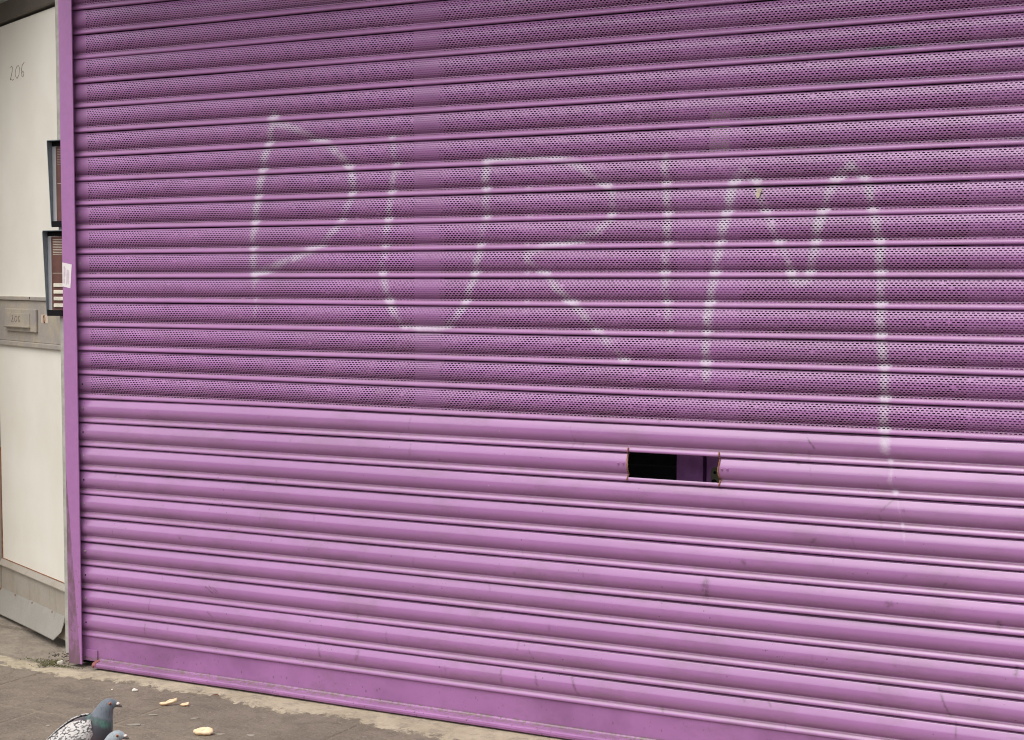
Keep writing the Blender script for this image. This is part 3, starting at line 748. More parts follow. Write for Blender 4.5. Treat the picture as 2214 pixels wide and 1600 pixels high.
def rivet(x, z, d, r, mat, name='rivet', inner=True):
    m = MB()
    n = 12
    ring = [(r, 0.0), (r * 0.92, -0.0011), (r * 0.55, -0.0017), (r * 0.35, -0.0008)]
    V, F = [], []
    for rr, yy in ring:
        for i in range(n):
            a = 2 * math.pi * i / n
            V.append((x + rr * math.cos(a), -d + yy, z + rr * math.sin(a)))
    for j in range(len(ring) - 1):
        for i in range(n):
            F.append((j * n + i, j * n + (i + 1) % n, (j + 1) * n + (i + 1) % n, (j + 1) * n + i))
    m.add(V, F, 0)
    m.add([V[3 * n + i] for i in range(n)], [tuple(range(n))], 1 if inner else 0)
    return m.build(name, [mat, M_RUST], shutter, smooth=True)
def d_at(z, k):     # slat depth at a height above seam k
    return float(np.interp(-z, -PR[2:62, 1], PR[2:62, 0])) * 1e-3
for x, z in ((1.8663, 0.7452), (1.8807, 0.7460), (2.1509, 0.7458), (2.1657, 0.7461)):
    rivet(x, z, d_at((z - zk(-2)) * 1e3, -2) + 0.0004, 0.0034, M_RAIL)
# end-lock rivets down the left edge: bright heads on every second slat, empty dark holes between
for i, k in enumerate(range(7, -11, -1)):
    z = zk(k) + 0.0475
    x = 0.0345 + 0.0000 * i
    if k % 2 == 1 or k > 0:
        if k <= 0 or k % 2 == 1: rivet(x, z, d_at(47.5, k) + 0.0003, 0.0036, M_STEEL, 'end_lock_rivet', inner=False)
    else:
        m = MB(); n = 10
        yy = -(d_at(47.5, k) + 0.0006)
        m.add([(x + 0.0026 * math.cos(2 * math.pi * q / n), yy, z + 0.0026 * math.sin(2 * math.pi * q / n)) for q in range(n)] +
              [(x + 0.0026 * math.cos(2 * math.pi * q / n), yy + 0.004, z + 0.0026 * math.sin(2 * math.pi * q / n)) for q in range(n)],
              [tuple(range(n))] + [(q, (q + 1) % n, n + (q + 1) % n, n + q) for q in range(n)])
        m.build('rivet_hole', M_DARK, shutter)

# bottom rail: flat plate with an angled foot flange, and its bracket at the left end
m = MB()
poly = [(-0.0025, 0.102), (-0.0035, 0.033), (-0.006, 0.0295), (-0.030, 0.0245), (-0.0335, 0.0215), (-0.0345, 0.0165), (-0.0325, 0.0105), (-0.028, 0.0085), (0.004, 0.0085), (0.004, 0.102)]
V, F = [], []
xs = np.linspace(0.082, XR, 160)
for x in xs:
    w = 0.0006 * math.sin(3.3 * x) + 0.0004 * math.sin(9.1 * x + 1)
    for y, z in poly: V.append((x, y, z + w))
n = len(poly)
for i in range(len(xs) - 1):
    for j in range(n):
        F.append((i * n + j, i * n + (j + 1) % n, (i + 1) * n + (j + 1) % n, (i + 1) * n + j))
F.append(tuple(range(n))); F.append(tuple((len(xs) - 1) * n + j for j in range(n))[::-1])
m.add(V, F)
m.box(0.0, 0.0815, -0.0022, 0.004, 0.026, 0.102)
brail = m.build('bottom_rail', M_RAIL, shutter)
m = MB(); m.box(0.0, 0.0745, -0.0065, -0.0026, 0.0235, 0.0585, bev=0.0008); m.build('end_bracket', M_RAIL, shutter)
m = MB()
m.prism([(-0.007, 0.031), (-0.030, 0.0265), (-0.0355, 0.0225), (-0.0365, 0.0165), (-0.0345, 0.0095), (-0.006, 0.0095)], 'x', 0.0785, 0.0835)
m.prism([(-0.012, 0.0305), (-0.032, 0.0262), (-0.036, 0.0215), (-0.036, 0.0165), (-0.012, 0.022)], 'x', 0.0836, 0.0915)
m.build('rusted_end', M_RUSTP, shutter)

m = MB()
zt_ = 1.4385
m.prism([(2.2355, zt_ - 0.012), (2.2395, zt_ + 0.003), (2.2465, zt_ + 0.007), (2.2510, zt_ + 0.001), (2.2470, zt_ - 0.007), (2.2440, zt_ - 0.018), (2.2385, zt_ - 0.019)], 'y', -0.0128, -0.0108)
m.build('tape_scrap', M_TAPE, shutter)
# housing the curtain rolls into, unseen above; deepened to dim the top slats
m = MB(); m.box(-0.06, XR + 0.1, -0.42, 0.30, 2.40, 2.85, bev=0.01)
m.build('roller_housing', M_GUIDE, shutter)

# guide rails
def guide(name, x0, x1, label, flip=False):
    g = empty(name, (x0, 0, 0.0))
    m = MB()
    w = x1 - x0
    m.box(0, w, -0.028, -0.0235, 0.014, 2.40, bev=0.0012)
    if not flip: m.box(0.0, 0.004, -0.0232, 0.034, 0.014, 2.40)
    else: m.box(w - 0.004, w, -0.0232, 0.034, 0.014, 2.40)
    m.box(0.0045, w, 0.030, 0.034, 0.014, 2.40) if not flip else m.box(0, w - 0.0045, 0.030, 0.034, 0.014, 2.40)
    m.build('channel', M_GUIDE, g)
    return tag(g, label, 'rail')
gl = guide('guide_rail', -0.0243, 0.0296, 'tall narrow purple guide rail with a grimy foot, between the white door and the shutter')
guide('guide_rail', XR - 0.022, XR + 0.03, 'purple guide rail at the far right end of the shutter', True)

# sticker on the guide (guide-local x)
m = MB()
q = [(0.0008, 1.2739), (0.0395, 1.2674), (0.0325, 1.1936), (-0.0005 + 0.0008, 1.2000)]
def sp(u, v):
    a = (q[0][0] * (1 - u) + q[1][0] * u, q[0][1] * (1 - u) + q[1][1] * u); b = (q[3][0] * (1 - u) + q[2][0] * u, q[3][1] * (1 - u) + q[2][1] * u)
    return (a[0] * (1 - v) + b[0] * v, a[1] * (1 - v) + b[1] * v)
m.prism([sp(0, 0), sp(1, 0), sp(1, 1), sp(0, 1)], 'y', -0.0288, -0.02805)
stick = m.build('sticker', M_STICK, gl)
m = MB()
for (u0, u1, v0, v1) in ((0.16, 0.24, 0.14, 0.62), (0.16, 0.24, 0.66, 0.86), (0.30, 0.34, 0.2, 0.55), (0.50, 0.53, 0.25, 0.88), (0.58, 0.61, 0.25, 0.85), (0.66, 0.69, 0.25, 0.80), (0.74, 0.77, 0.3, 0.86)):
    m.prism([sp(u0, v0), sp(u1, v0), sp(u1, v1), sp(u0, v1)], 'y', -0.0291, -0.02885)
m.build('printed_lines', M_STICKINK, stick)

# ---------------------------------------------------------------- shop front behind the shutter
sf = tag(empty('shop_front', (2.0, 0.15, 0)), 'dark purple framed shop front with glass door, glimpsed through the letter slot', 'shop front')
sf_x, sf_y = 2.0, 0.15
def sbox(mb, x0, x1, y0, y1, z0, z1, **k): mb.box(x0 - sf_x, x1 - sf_x, y0 - sf_y, y1 - sf_y, z0, z1, **k)
m = MB()
for x0, x1 in ((1.15, 1.235), (2.80, 2.88), (3.34, 3.42)):
    sbox(m, x0, x1, 0.15, 0.21, 0.0, 2.45, bev=0.004)
sbox(m, 1.983, 2.037, 0.150, 0.215, 0.0, 2.45, bev=0.002)
sbox(m, 1.960, 1.9828, 0.156, 0.215, 0.0, 2.45, bev=0.002)
for z0, z1 in ((0.0, 0.38), (2.15, 2.24), (2.40, 2.48)):
    for x0, x1 in ((0.010, 1.1495), (1.2355, 1.9595), (2.8805, 3.3395)):
        sbox(m, x0, x1, 0.153, 0.205, z0, z1)
m.build('frame', M_SHOPPURP, sf)
m = MB()
sbox(m, 2.046, 2.135, 0.152, 0.20, 0.01, 2.20, bev=0.003); sbox(m, 2.715, 2.796, 0.152, 0.20, 0.01, 2.20, bev=0.003)
sbox(m, 2.1352, 2.7148, 0.154, 0.198, 0.01, 0.30); sbox(m, 2.1352, 2.7148, 0.154, 0.198, 2.08, 2.20)
door_in = m.build('door', M_SHOPPURP, sf)
m = MB()
for x0, x1, z0, z1 in ((0.010, 1.1495, 0.38, 2.15), (1.2355, 1.9595, 0.38, 2.15), (2.8805, 3.3395, 0.38, 2.15), (2.1352, 2.7148, 0.30, 2.08), (0.010, 1.1495, 2.24, 2.40), (1.2355, 1.9595, 2.24, 2.40)):
    sbox(m, x0, x1, 0.176, 0.182, z0, z1)
m.build('glass', M_GLASS, sf)
m = MB()
pts = []
for i in range(16):
    a = 2 * math.pi * i / 16
    pts.append((0.0125 * math.cos(a) + 2.074 - sf_x, (0.0145 * math.sin(a) + (0.014 if math.sin(a) > 0 else -0.014)) + 0.703))
m.prism(pts, 'y', -0.0065, 0.0015)
lk = m.build('lock_plate', M_LOCK, door_in)
m = MB(); m.tube([(0.072, -0.010, 0.692), (0.072, -0.006, 0.692)], 0.0075, 12); m.tube([(0.0735, -0.0085, 0.717), (0.0735, -0.006, 0.717)], 0.004, 10)
m.build('keyhole', M_DARK, door_in)
m = MB(); sbox(m, 2.051, 2.105, 0.1495, 0.1515, 1.547, 1.656); m.build('paper_notice', M_PAPER, door_in)

# walls round the shop interior (dark room behind the glass)
room = tag(empty('shop_room', (1.7, 1.2, 0)), 'unlit dark room of the shop behind the purple shutter', 'room')
m = MB()
m.box(-1.72, 1.86, 0.85, 0.95, 0.0, 2.9); m.box(-1.734, -1.7215, -1.164, 0.849, 0.0, 2.9); m.box(1.79, 1.86, -0.98, 0.849, 0.0, 2.9)
m.box(-1.7215, 1.7895, -0.84, 0.849, 2.86, 2.9); m.box(-1.7215, 1.7895, -1.15, 0.849, 0.0, 0.004)
m.box(-1.7215, 1.7895, -1.0, -0.95, 2.485, 2.86)
m.build('wall', M_INTERIOR, room)

# ---------------------------------------------------------------- side wall and doorway
pier = tag(empty('wall_pier', (-0.08, 0.25, 0)), 'narrow pale grey wall pier between the white door and the purple guide rail', 'wall')
m = MB(); m.box(-0.080, 0.045, -0.150, 0.45, 0.003, 2.95); m.box(0.012, 0.045, -0.2155, -0.1505, 0.003, 2.95)
m.build('wall', M_WALLSTRIP, pier)

A = math.radians(25.5)
door = tag(empty('front_door', (-0.21768, 0.15682, 0.0), math.pi - A), 'cream panelled street door in aluminium frame, with 206 handwritten and a letter plate', 'door')
# local x runs along the door to its hinge side, local y points to the street
m = MB(); m.box(-0.05, 0.600, -0.04, 0.0, 1.161, 2.103, bev=0.001); up_panel = m.build('upper_panel', M_PANEL, door)
m = MB()
m.add([(-0.05, -0.04, 0.2), (0.590, -0.04, 0.2), (0.590, 0, 0.2), (-0.05, 0, 0.2), (-0.05, -0.04, 0.992), (0.600, -0.04, 0.992), (0.600, 0, 0.992), (-0.05, 0, 0.992)],
      [(0, 3, 2, 1), (4, 5, 6, 7), (0, 1, 5, 4), (1, 2, 6, 5), (2, 3, 7, 6), (3, 0, 4, 7)])
m.build('lower_panel', M_PANEL, door)
m = MB(); m.box(-0.05, 0.665, -0.04, 0.0045, 1.0085, 1.148, bev=0.0008)
m.box(-0.05, 0.665, -0.04, 0.011, 1.1495, 1.1625, bev=0.0025); m.box(-0.05, 0.665, -0.04, 0.011, 0.990, 1.0075, bev=0.003)
rail = m.build('middle_rail', M_ALU, door)
m = MB(); m.box(0.6015, 0.690, -0.045, 0.012, 0.03, 0.989, bev=0.002); m.box(0.6015, 0.690, -0.045, 0.012, 1.1635, 2.105, bev=0.002); m.box(0.666, 0.690, -0.045, 0.012, 0.9892, 1.1633)
m.build('stile', M_ALU2, door)
m = MB(); m.box(-0.05, 0.600, -0.045, 0.004, 0.03, 0.196, bev=0.001)
m.prism([(-0.01, 0.1965), (0.013, 0.1965), (0.013, 0.200), (0.003, 0.2185), (-0.01, 0.2185)], 'x', -0.05, 0.600)
m.build('kick_rail', M_ALU2, door)
m = MB(); m.box(-0.05, 0.592, 0.0004, 0.0034, 0.2196, 0.2216); m.box(0.5935, 0.5985, -0.003, 0.0022, 0.224, 0.62); m.build('rust_seam', M_RUST, door)
# loose galvanised weather strip along the foot, its near corner bent off
m = MB()
prof = [(0.0045, 0.112), (0.0065, 0.1125), (0.031, 0.030), (0.030, 0.0265), (0.0265, 0.028), (0.006, 0.095)]
xs = [-0.022, 0.025, 0.20, 0.42, 0.64]
V = []; F = []
for i, x in enumerate(xs):
    for j, (y, z) in enumerate(prof):
        xx, zz = x, z + 0.0015 * math.sin(7 * x)
        if i == 0 and z < 0.06: zz = 0.062 + (z - 0.03) * 0.2; 
        V.append((xx, y if not (i == 0 and z < 0.06) else 0.020, zz))
n = len(prof)
for i in range(len(xs) - 1):
    for j in range(n): F.append((i * n + j, i * n + (j + 1) % n, (i + 1) * n + (j + 1) % n, (i + 1) * n + j))
F.append(tuple(range(n))[::-1]); F.append(tuple((len(xs) - 1) * n + j for j in range(n)))
m.add(V, F)
ws = m.build('weather_strip', M_WEATHER, door)
m = MB()
for sx in (0.09, 0.28, 0.45, 0.60): m.ball((sx, 0.0085, 0.108), 0.004, 1, 0.5, 1.3, 1)
m.build('screw', M_RUST, ws)
# letter plate
m = MB(); m.box(0.186, 0.488, 0.0047, 0.0135, 1.042, 1.120, bev=0.003)
lp = m.build('letter_plate', M_ALU, rail)
m = MB(); m.box(0.236, 0.460, 0.0137, 0.0165, 1.056, 1.1045, bev=0.001)
m.prism([(0.0167, 1.0545), (0.0255, 1.0575), (0.0262, 1.0605), (0.0167, 1.0605)], 'x', 0.238, 0.476)
m.build('flap', M_ALU, rail)
D206 = [[(0.422, 1.9508), (0.4098, 1.9556), (0.4022, 1.9488), (0.4059, 1.9357), (0.4198, 1.917), (0.4272, 1.9093), (0.4200, 1.9120), (0.4141, 1.9113), (0.4026, 1.9058), (0.3925, 1.9092)],
        [(0.359, 1.9483), (0.3433, 1.951), (0.3322, 1.9415), (0.3382, 1.9188), (0.3583, 1.9075), (0.3724, 1.9173), (0.3734, 1.9357), (0.359, 1.9483)],
        [(0.2863, 1.9548), (0.3048, 1.9486), (0.3154, 1.9298), (0.3125, 1.9113), (0.2992, 1.9076), (0.29, 1.9189), (0.2992, 1.9275), (0.314, 1.9204)]]
m = MB()
for st in D206: m.tube([(a, 0.0004, b) for a, b in st], 0.0009, 5)
m.build('handwritten_number', M_INK, up_panel)
m = MB()
for st in D206:
    m.tube([(0.412 - (0.4272 - a) * 0.60, 0.0167, 1.0965 - (1.9556 - b) * 0.46) for a, b in st], 0.00095, 5)
m.build('handwritten_number', M_INK, rail)
m = MB(); m.box(0.090, 0.154, 0.0047, 0.0053, 1.0765, 1.1035); m.build('tape', M_TAPE, rail)
m = MB()
m.tube([(0.124 + 0.0085 * math.cos(2 * math.pi * i / 14), 0.0058, 1.0895 + 0.0120 * math.sin(2 * math.pi * i / 14)) for i in range(15)], 0.0019, 5)
m.build('keyhole', M_RUST, rail)
m = MB(); m.tube([(0.245, 0.0105, 1.1585), (0.245, 0.0122, 1.1585)], 0.0028, 8); m.build('screw_hole', M_DARK, rail)

frame = tag(empty('door_frame', (-0.21768, 0.15682, 0.0), math.pi - A), 'shade-darkened grey head rail and pale transom above the cream door', 'door frame')
m = MB(); m.box(-0.05, 0.86, -0.05, 0.016, 2.1115, 2.176, bev=0.002); m.build('head_rail', M_HEADRAIL, frame)
m = MB(); m.box(-0.05, 0.86, -0.05, 0.004, 2.177, 2.95); m.build('transom_panel', M_TRANSOM, frame)
m = MB(); m.box(0.694, 0.86, -0.06, 0.02, 0.013, 2.110, bev=0.002); m.build('jamb', M_ALU2, frame)
lin = tag(empty('lintel', (-0.9, 0.0, 2.3)), 'rendered lintel over the doorway, just above the dark head rail', 'lintel')
m = MB(); m.box(-1.4, 0.82, -0.02, 0.9, 0.05, 0.6); m.build('wall', M_HARLPLANK, lin)
dw = tag(empty('side_wall', (-1.6, 0.4, 0)), 'plain rendered wall left of the doorway', 'wall')
m = MB(); m.box(-1.5, 0.60, -0.36, 0.8, -0.1, 2.95); m.build('wall', M_HARLPLANK, dw)

rw = tag(empty('side_wall', (3.6, 0.3, 0)), 'plain rendered wall right of the shutter, beyond the far guide rail', 'wall')
m = MB(); m.box(-0.128, 3.0, -0.32, 0.8, -0.1, 2.95); m.build('wall', M_HARLPLANK, rw)

# ---------------------------------------------------------------- intercoms
def intercom(x, zb, zt, d_top, d_bot, label, buttons):
    t = empty('intercom', (x, 0.0985, zb))
    h = zt - zb; w = 0.150
    m = MB()
    # cheeks (wedge: deep at the top, shallow at the foot), hood and tray
    for xc in (0.0, w - 0.002):
        m.prism([(0.0, -0.0), (-d_bot, 0.0), (-d_bot - 0.002, 0.012), (-d_top, h - 0.004), (-d_top + 0.002, h), (0, h)], 'x', xc, xc + 0.002)
    m.prism([(0.0, h + 0.0003), (-d_top + 0.0005, h + 0.0003), (-d_top + 0.0005, h - 0.002), (0.0, h - 0.002)], 'x', 0.0021, w - 0.0021)
    m.build('hood', M_HOOD, t)
    m = MB(); m.prism([(0.0, 0.0002), (-d_bot + 0.0005, 0.0002), (-d_bot + 0.0005, 0.019), (0.0, 0.019)], 'x', 0.0022, w - 0.0022)
    m.build('tray', M_DARK, t)
    m = MB(); m.prism([(0.0, h - 0.0022), (-0.006, h - 0.0022), (-0.006, h - 0.018), (0.0, h - 0.018)], 'x', 0.0022, w - 0.0022)
    m.build('top_strip', M_DARK, t)
    for xa, xb in ((0.0024, 0.0175), (w - 0.0155, w - 0.0024)):
        m = MB(); m.box(xa, xb, -0.0055, 0.0, 0.0195, h - 0.0185); m.build('side_trim', M_SILVER, t)
    m = MB(); m.box(0.0177, w - 0.0157, -0.004, 0.0, 0.0195, h - 0.0185); pl = m.build('face_plate', M_BROWN, t)
    m = MB()
    for r in range(10):
        zz = h - 0.030 - r * 0.0052
        for q in range(22):
            xx = 0.0235 + q * 0.0048
            m.box(xx, xx + 0.0036, -0.0046, -0.0041, zz, zz + 0.0017)
    m.build('speaker_grille', M_CREAM if buttons else M_STEEL, pl)
    m = MB(); m.box(0.0210, w - 0.0170, -0.0046, -0.0041, h * 0.50, h * 0.50 + 0.0012); m.build('divider_line', M_CREAM, pl)
    if buttons:
        for b in range(4):
            z0 = 0.0285 + b * 0.0216
            for xx in (0.0265,):
                m = MB(); m.box(xx, xx + 0.075, -0.0085, -0.0041, z0, z0 + 0.0118, bev=0.0015); m.build('button', M_CREAM, pl)
    return tag(t, label, 'intercom', 'hooded intercoms beside the door')
intercom(-0.178, 1.389, 1.665, 0.027, 0.012, 'upper hooded grey intercom without buttons, half hidden behind the purple guide rail', False)
intercom(-0.204, 1.1035, 1.378, 0.027, 0.012, 'lower hooded grey intercom with four cream buttons, beside the white sticker', True)

# ---------------------------------------------------------------- pigeons
def pigeon(name, loc, heading, label, head, neck, breast, wing_a, wing_b, irid, sc=1.0):
    root = tag(empty(name, loc, heading), label, 'pigeon', 'pigeons on the pavement')
    root.scale = (sc, sc, sc)
    st = [(-0.135, .055, .010, .007), (-0.115, .064, .024, .016), (-0.08, .085, .038, .032), (-0.04, .110, .048, .045), (0.0, .136, .0525, .0525), (0.028, .155, .051, .052),
          (0.046, .171, .0430, .0450), (0.056, .185, .0330, .0365), (0.061, .197, .0255, .0290), (0.065, .208, .0208, .0232), (0.069, .218, .0192, .0212), (0.076, .2285, .0184, .0194), (0.085, .2335, .0148, .0152), (0.094, .2328, .0093, .0098), (0.0995, .2315, .003, .0035)]
    P = np.array(st)
    # resample the spine smoothly
    t = np.r_[0, np.cumsum(np.hypot(*np.diff(P[:, :2], axis=0).T))]
    tt = np.linspace(0, t[-1], 46)
    Q = np.c_[[np.interp(tt, t, P[:, i]) for i in range(4)]].T
    for _ in range(2): Q[1:-1] = (Q[:-2] + 2 * Q[1:-1] + Q[2:]) / 4
    n = 24
    V, F, U = [], [], []
    for i in range(len(Q)):
        a = Q[min(i + 1, len(Q) - 1), :2] - Q[max(i - 1, 0), :2]; a /= np.linalg.norm(a)
        nx, nz = -a[1], a[0]
        for k in range(n):
            w = 2 * math.pi * k / n
            cy, cu = math.cos(w), math.sin(w)
            f = 1 + RNG.normal(0, 0.006)
            V.append((Q[i, 0] + nx * cu * Q[i, 3] * f, cy * Q[i, 2] * f, Q[i, 1] + nz * cu * Q[i, 3] * f)); U.append(tt[i] / tt[-1])
    for i in range(len(Q) - 1):
        for k in range(n): F.append((i * n + k, i * n + (k + 1) % n, (i + 1) * n + (k + 1) % n, (i + 1) * n + k))
    F.append(tuple(range(n))); F.append(tuple((len(Q) - 1) * n + k for k in range(n))[::-1])
    T = NT(name + '_plumage')
    u = T.attr('along')
    jit = T.math('MULTIPLY_ADD', T.noise(120, 4, vec=T.map((1, 1, 0.35))), 0.09, T.math('SUBTRACT', u, 0.045))
    base = T.mix(T.ramp(jit, 0.56, 0.60), (0.30, 0.30, 0.32), breast)
    base = T.mix(T.ramp(jit, 0.66, 0.73), base, neck)
    base = T.mix(T.math('MULTIPLY', T.math('MULTIPLY', T.ramp(jit, 0.755, 0.790), T.ramp(jit, 0.80, 0.83, 1, 0)), T.ramp(T.noise(55, 3, vec=T.map((1, 1, 0.5))), 0.35, 0.65, 0.1, 0.65)), base, irid)
    base = T.mix(T.ramp(jit, 0.805, 0.835), base, head)
    fl = T.noise(300, 3, vec=T.map((1, 1, 0.3)))
    base = T.mix(T.ramp(fl, 0.5, 0.75, 0, 0.45), base, (0.03, 0.03, 0.035))
    T.bump(fl, 0.4, 0.001)
    T.done(base, 0.6, 0.3)
    T.put(T.b.inputs['Sheen Weight'], 0.25)
    m = MB(); m.add(V, F)
    body = m.build('body', T.mat, root, smooth=True)
    at = body.data.attributes.new('along', 'FLOAT', 'POINT'); at.data.foreach_set('value', U)
    # wings: closed shells lying over the flanks, tips running back over the tail
    ca, sa = math.cos(math.radians(11.4)), math.sin(math.radians(11.4))
    def tip(q): dx, dz = q[0], q[2] - 0.136; return (dx * ca - dz * sa, q[1], 0.136 + dx * sa + dz * ca)
    def hd(q): return (q[0] - 0.016, q[1], q[2] - 0.0165)
    W = NT(name + '_wing')
    W._co = W.map((1, 1, 1), rot=(0, math.radians(11.4), 0))
    x, y, z = W.xyz()
    q = W.n('ShaderNodeTexVoronoi', feature='F1'); W.put(q.inputs['Vector'], W.map((1.0, 0.55, 1.9), rot=(0, math.radians(38), 0))); q.inputs['Scale'].default_value = 130; q.inputs['Randomness'].default_value = 0.75
    fm = W.noise(1.0, 3, 0.6, vec=W.map((120, 90, 330), rot=(0, math.radians(40), 0)), dist=0.6)
    fl = W.math('ADD', q.outputs['Distance'], W.math('MULTIPLY', W.math('SUBTRACT', fm, 0.5), 0.55))
    c = W.mix(W.ramp(fl, 0.50, 0.66), wing_a, wing_b)
    c = W.mix(W.ramp(W.noise(60, 3), 0.45, 0.75, 0.0, 0.35), c, wing_a)
    jx = W.math('MULTIPLY_ADD', W.noise(55, 3), 0.030, x)
    c = W.mix(W.math('MULTIPLY', W.ramp(jx, -0.052, -0.047, 1, 0), W.ramp(jx, -0.086, -0.081)), c, (0.022, 0.022, 0.028))
    c = W.mix(W.math('MULTIPLY', W.ramp(jx, -0.0925, -0.088, 1, 0), W.ramp(jx, -0.140, -0.1)), c, (0.025, 0.025, 0.03))
    c = W.mix(W.ramp(jx, -0.115, -0.11, 1, 0), c, (0.05, 0.05, 0.055))
    W.bump(fm, 0.5, 0.0012)
    W.done(c, 0.6, 0.3)
    for sgn in (1, -1):
        m = MB()
        L, R = 26, 10
        V, F = [], []
        xs = np.linspace(0.050, -0.185, L)
        for i, xx in enumerate(xs):
            zc = np.interp(xx, [-0.185, -0.135, -0.08, -0.04, 0.0, 0.032, 0.05], [.072, .092, .112, .127, .142, .155, .165])
            hw = np.interp(xx, [-0.185, -0.15, -0.115, -0.08, -0.04, 0.0, 0.032, 0.05], [.006, .016, .030, .043, .0535, .0580, .052, .040])
            hh = np.interp(xx, [-0.185, -0.15, -0.115, -0.08, -0.04, 0.0, 0.032, 0.05], [.006, .014, .026, .040, .052, .056, .050, .036])
            a0 = np.interp(xx, [-0.185, -0.12, 0.0, 0.05], [70, 80, 72, 50]); a1 = np.interp(xx, [-0.185, -0.1, 0.0, 0.05], [-20, -12, -38, -18])
            for j in range(R):
                w = math.radians(a0 + (a1 - a0) * j / (R - 1))
                e = math.sin(math.pi * j / (R - 1)) * 0.002
                V.append((xx, sgn * (hw + 0.002 + e) * math.cos(w), zc + (hh + 0.002 + e) * math.sin(w)))
        for i in range(L - 1):
            for j in range(R - 1): F.append((i * R + j, i * R + j + 1, (i + 1) * R + j + 1, (i + 1) * R + j))
        nb = len(V)
        V += [(q[0], q[1] * 0.88, q[2] - 0.002) for q in V[:nb]]
        F += [tuple(nb + q for q in f[::-1]) for f in F[:]]
        rim = [i * R for i in range(L)] + [(L - 1) * R + j for j in range(1, R)] + [i * R + R - 1 for i in range(L - 2, -1, -1)] + [j for j in range(R - 2, 0, -1)]
        for a, b in zip(rim, rim[1:] + rim[:1]): F.append((a, b, nb + b, nb + a))
        m.add([tip(q) for q in V], F); m.build('wing', W.mat, root, smooth=True)
    m = MB()
    for q in range(-4, 5):
        yy = q * 0.0045
        m.add([(-0.10, yy * 0.6 - 0.006, .090), (-0.10, yy * 0.6 + 0.006, .090), (-0.212, yy * 1.5 + 0.0095, .058 + 0.0004 * q), (-0.212, yy * 1.5 - 0.0095, .058 + 0.0004 * q),
               (-0.10, yy * 0.6 - 0.006, .093), (-0.10, yy * 0.6 + 0.006, .093), (-0.212, yy * 1.5 + 0.0095, .0595 + 0.0004 * q), (-0.212, yy * 1.5 - 0.0095, .0595 + 0.0004 * q)],
              [(0, 1, 2, 3), (7, 6, 5, 4), (0, 4, 5, 1), (1, 5, 6, 2), (2, 6, 7, 3), (3, 7, 4, 0)])
    m.v = [tip(q) for q in m.v]; m.build('tail', plain(name + '_tail', (0.10, 0.10, 0.115), 0.7), root)
    m = MB(); m.tube([(.110, 0, .2470), (.117, 0, .2448), (.1225, 0, .2422), (.1262, 0, .2388)], [.0048, .0036, .0026, .0007], 8); m.tube([(.110, 0, .2435), (.117, 0, .2415), (.1225, 0, .2393)], [.0036, .0026, .0006], 8); m.v = [hd(q) for q in m.v]
    bk = m.build('beak', plain(name + '_beak', (0.16, 0.13, 0.12), 0.5), root, smooth=True)
    m = MB(); m.ball((.1145, 0.0022, .2485), .0048, 1.25, 0.8, .75, 2, .05); m.ball((.1145, -0.0022, .2485), .0048, 1.25, 0.8, .75, 2, .05); m.v = [hd(q) for q in m.v]; m.build('cere', plain(name + '_cere', (0.78, 0.66, 0.60), 0.7), bk, smooth=True)
    for sgn in (1, -1):
        m = MB(); m.ball((.0985, sgn * .0148, .2525), .0036, 1, .55, 1, 2); m.v = [hd(q) for q in m.v]; ey = m.build('eye', plain(name + '_eye', (0.42, 0.10, 0.03), 0.2, 0.8), root, smooth=True)
        m = MB(); m.ball((.0988, sgn * .0166, .2526), .0019, 1, .6, 1, 2); m.v = [hd(q) for q in m.v]; m.build('pupil', M_DARK, ey, smooth=True)
        m = MB()
        hip = Vector((0.004, sgn * .020, .098)); ank = Vector((-0.006, sgn * .022, .045)); ft = Vector((0.010, sgn * .022, .007))
        m.tube([hip, (hip + ank) / 2, ank], [.013, .0085, .0042], 8); m.tube([ank, (ank + ft) / 2, ft], [.0038, .0030, .0034], 8)
        for da, ln in ((0, .030), (.55, .025), (-.55, .025), (math.pi, .013)):
            e = ft + Vector((math.cos(da) * ln, math.sin(da) * ln, -.0045)); md = (ft + e) / 2 + Vector((0, 0, .0012))
            m.tube([ft, md, e], [.0033, .0026, .0009], 6)
        m.build('leg', plain(name + '_leg', (0.42, 0.10, 0.085), 0.7), root, smooth=True)
    return root
HX, HZ = 0.095, 0.2475
def pigeon_at(px, py, rz): return (px, py, 0.0015)
pigeon('pigeon', (0.927, -1.002, 0.0015), math.radians(38), 'pigeon with dark green and purple neck and black flecked white wings, the rear one',
       (0.135, 0.152, 0.18), (0.050, 0.047, 0.058), (0.085, 0.056, 0.065), (0.52, 0.49, 0.465), (0.075, 0.068, 0.072), (0.075, 0.23, 0.17), 0.97)
pigeon('pigeon', (1.076, -1.128, 0.0015), math.radians(30), 'paler blue grey headed pigeon in front, cut off by the bottom edge',
       (0.29, 0.325, 0.345), (0.18, 0.195, 0.23), (0.20, 0.19, 0.22), (0.42, 0.43, 0.45), (0.10, 0.10, 0.12), (0.12, 0.24, 0.20), 0.88)

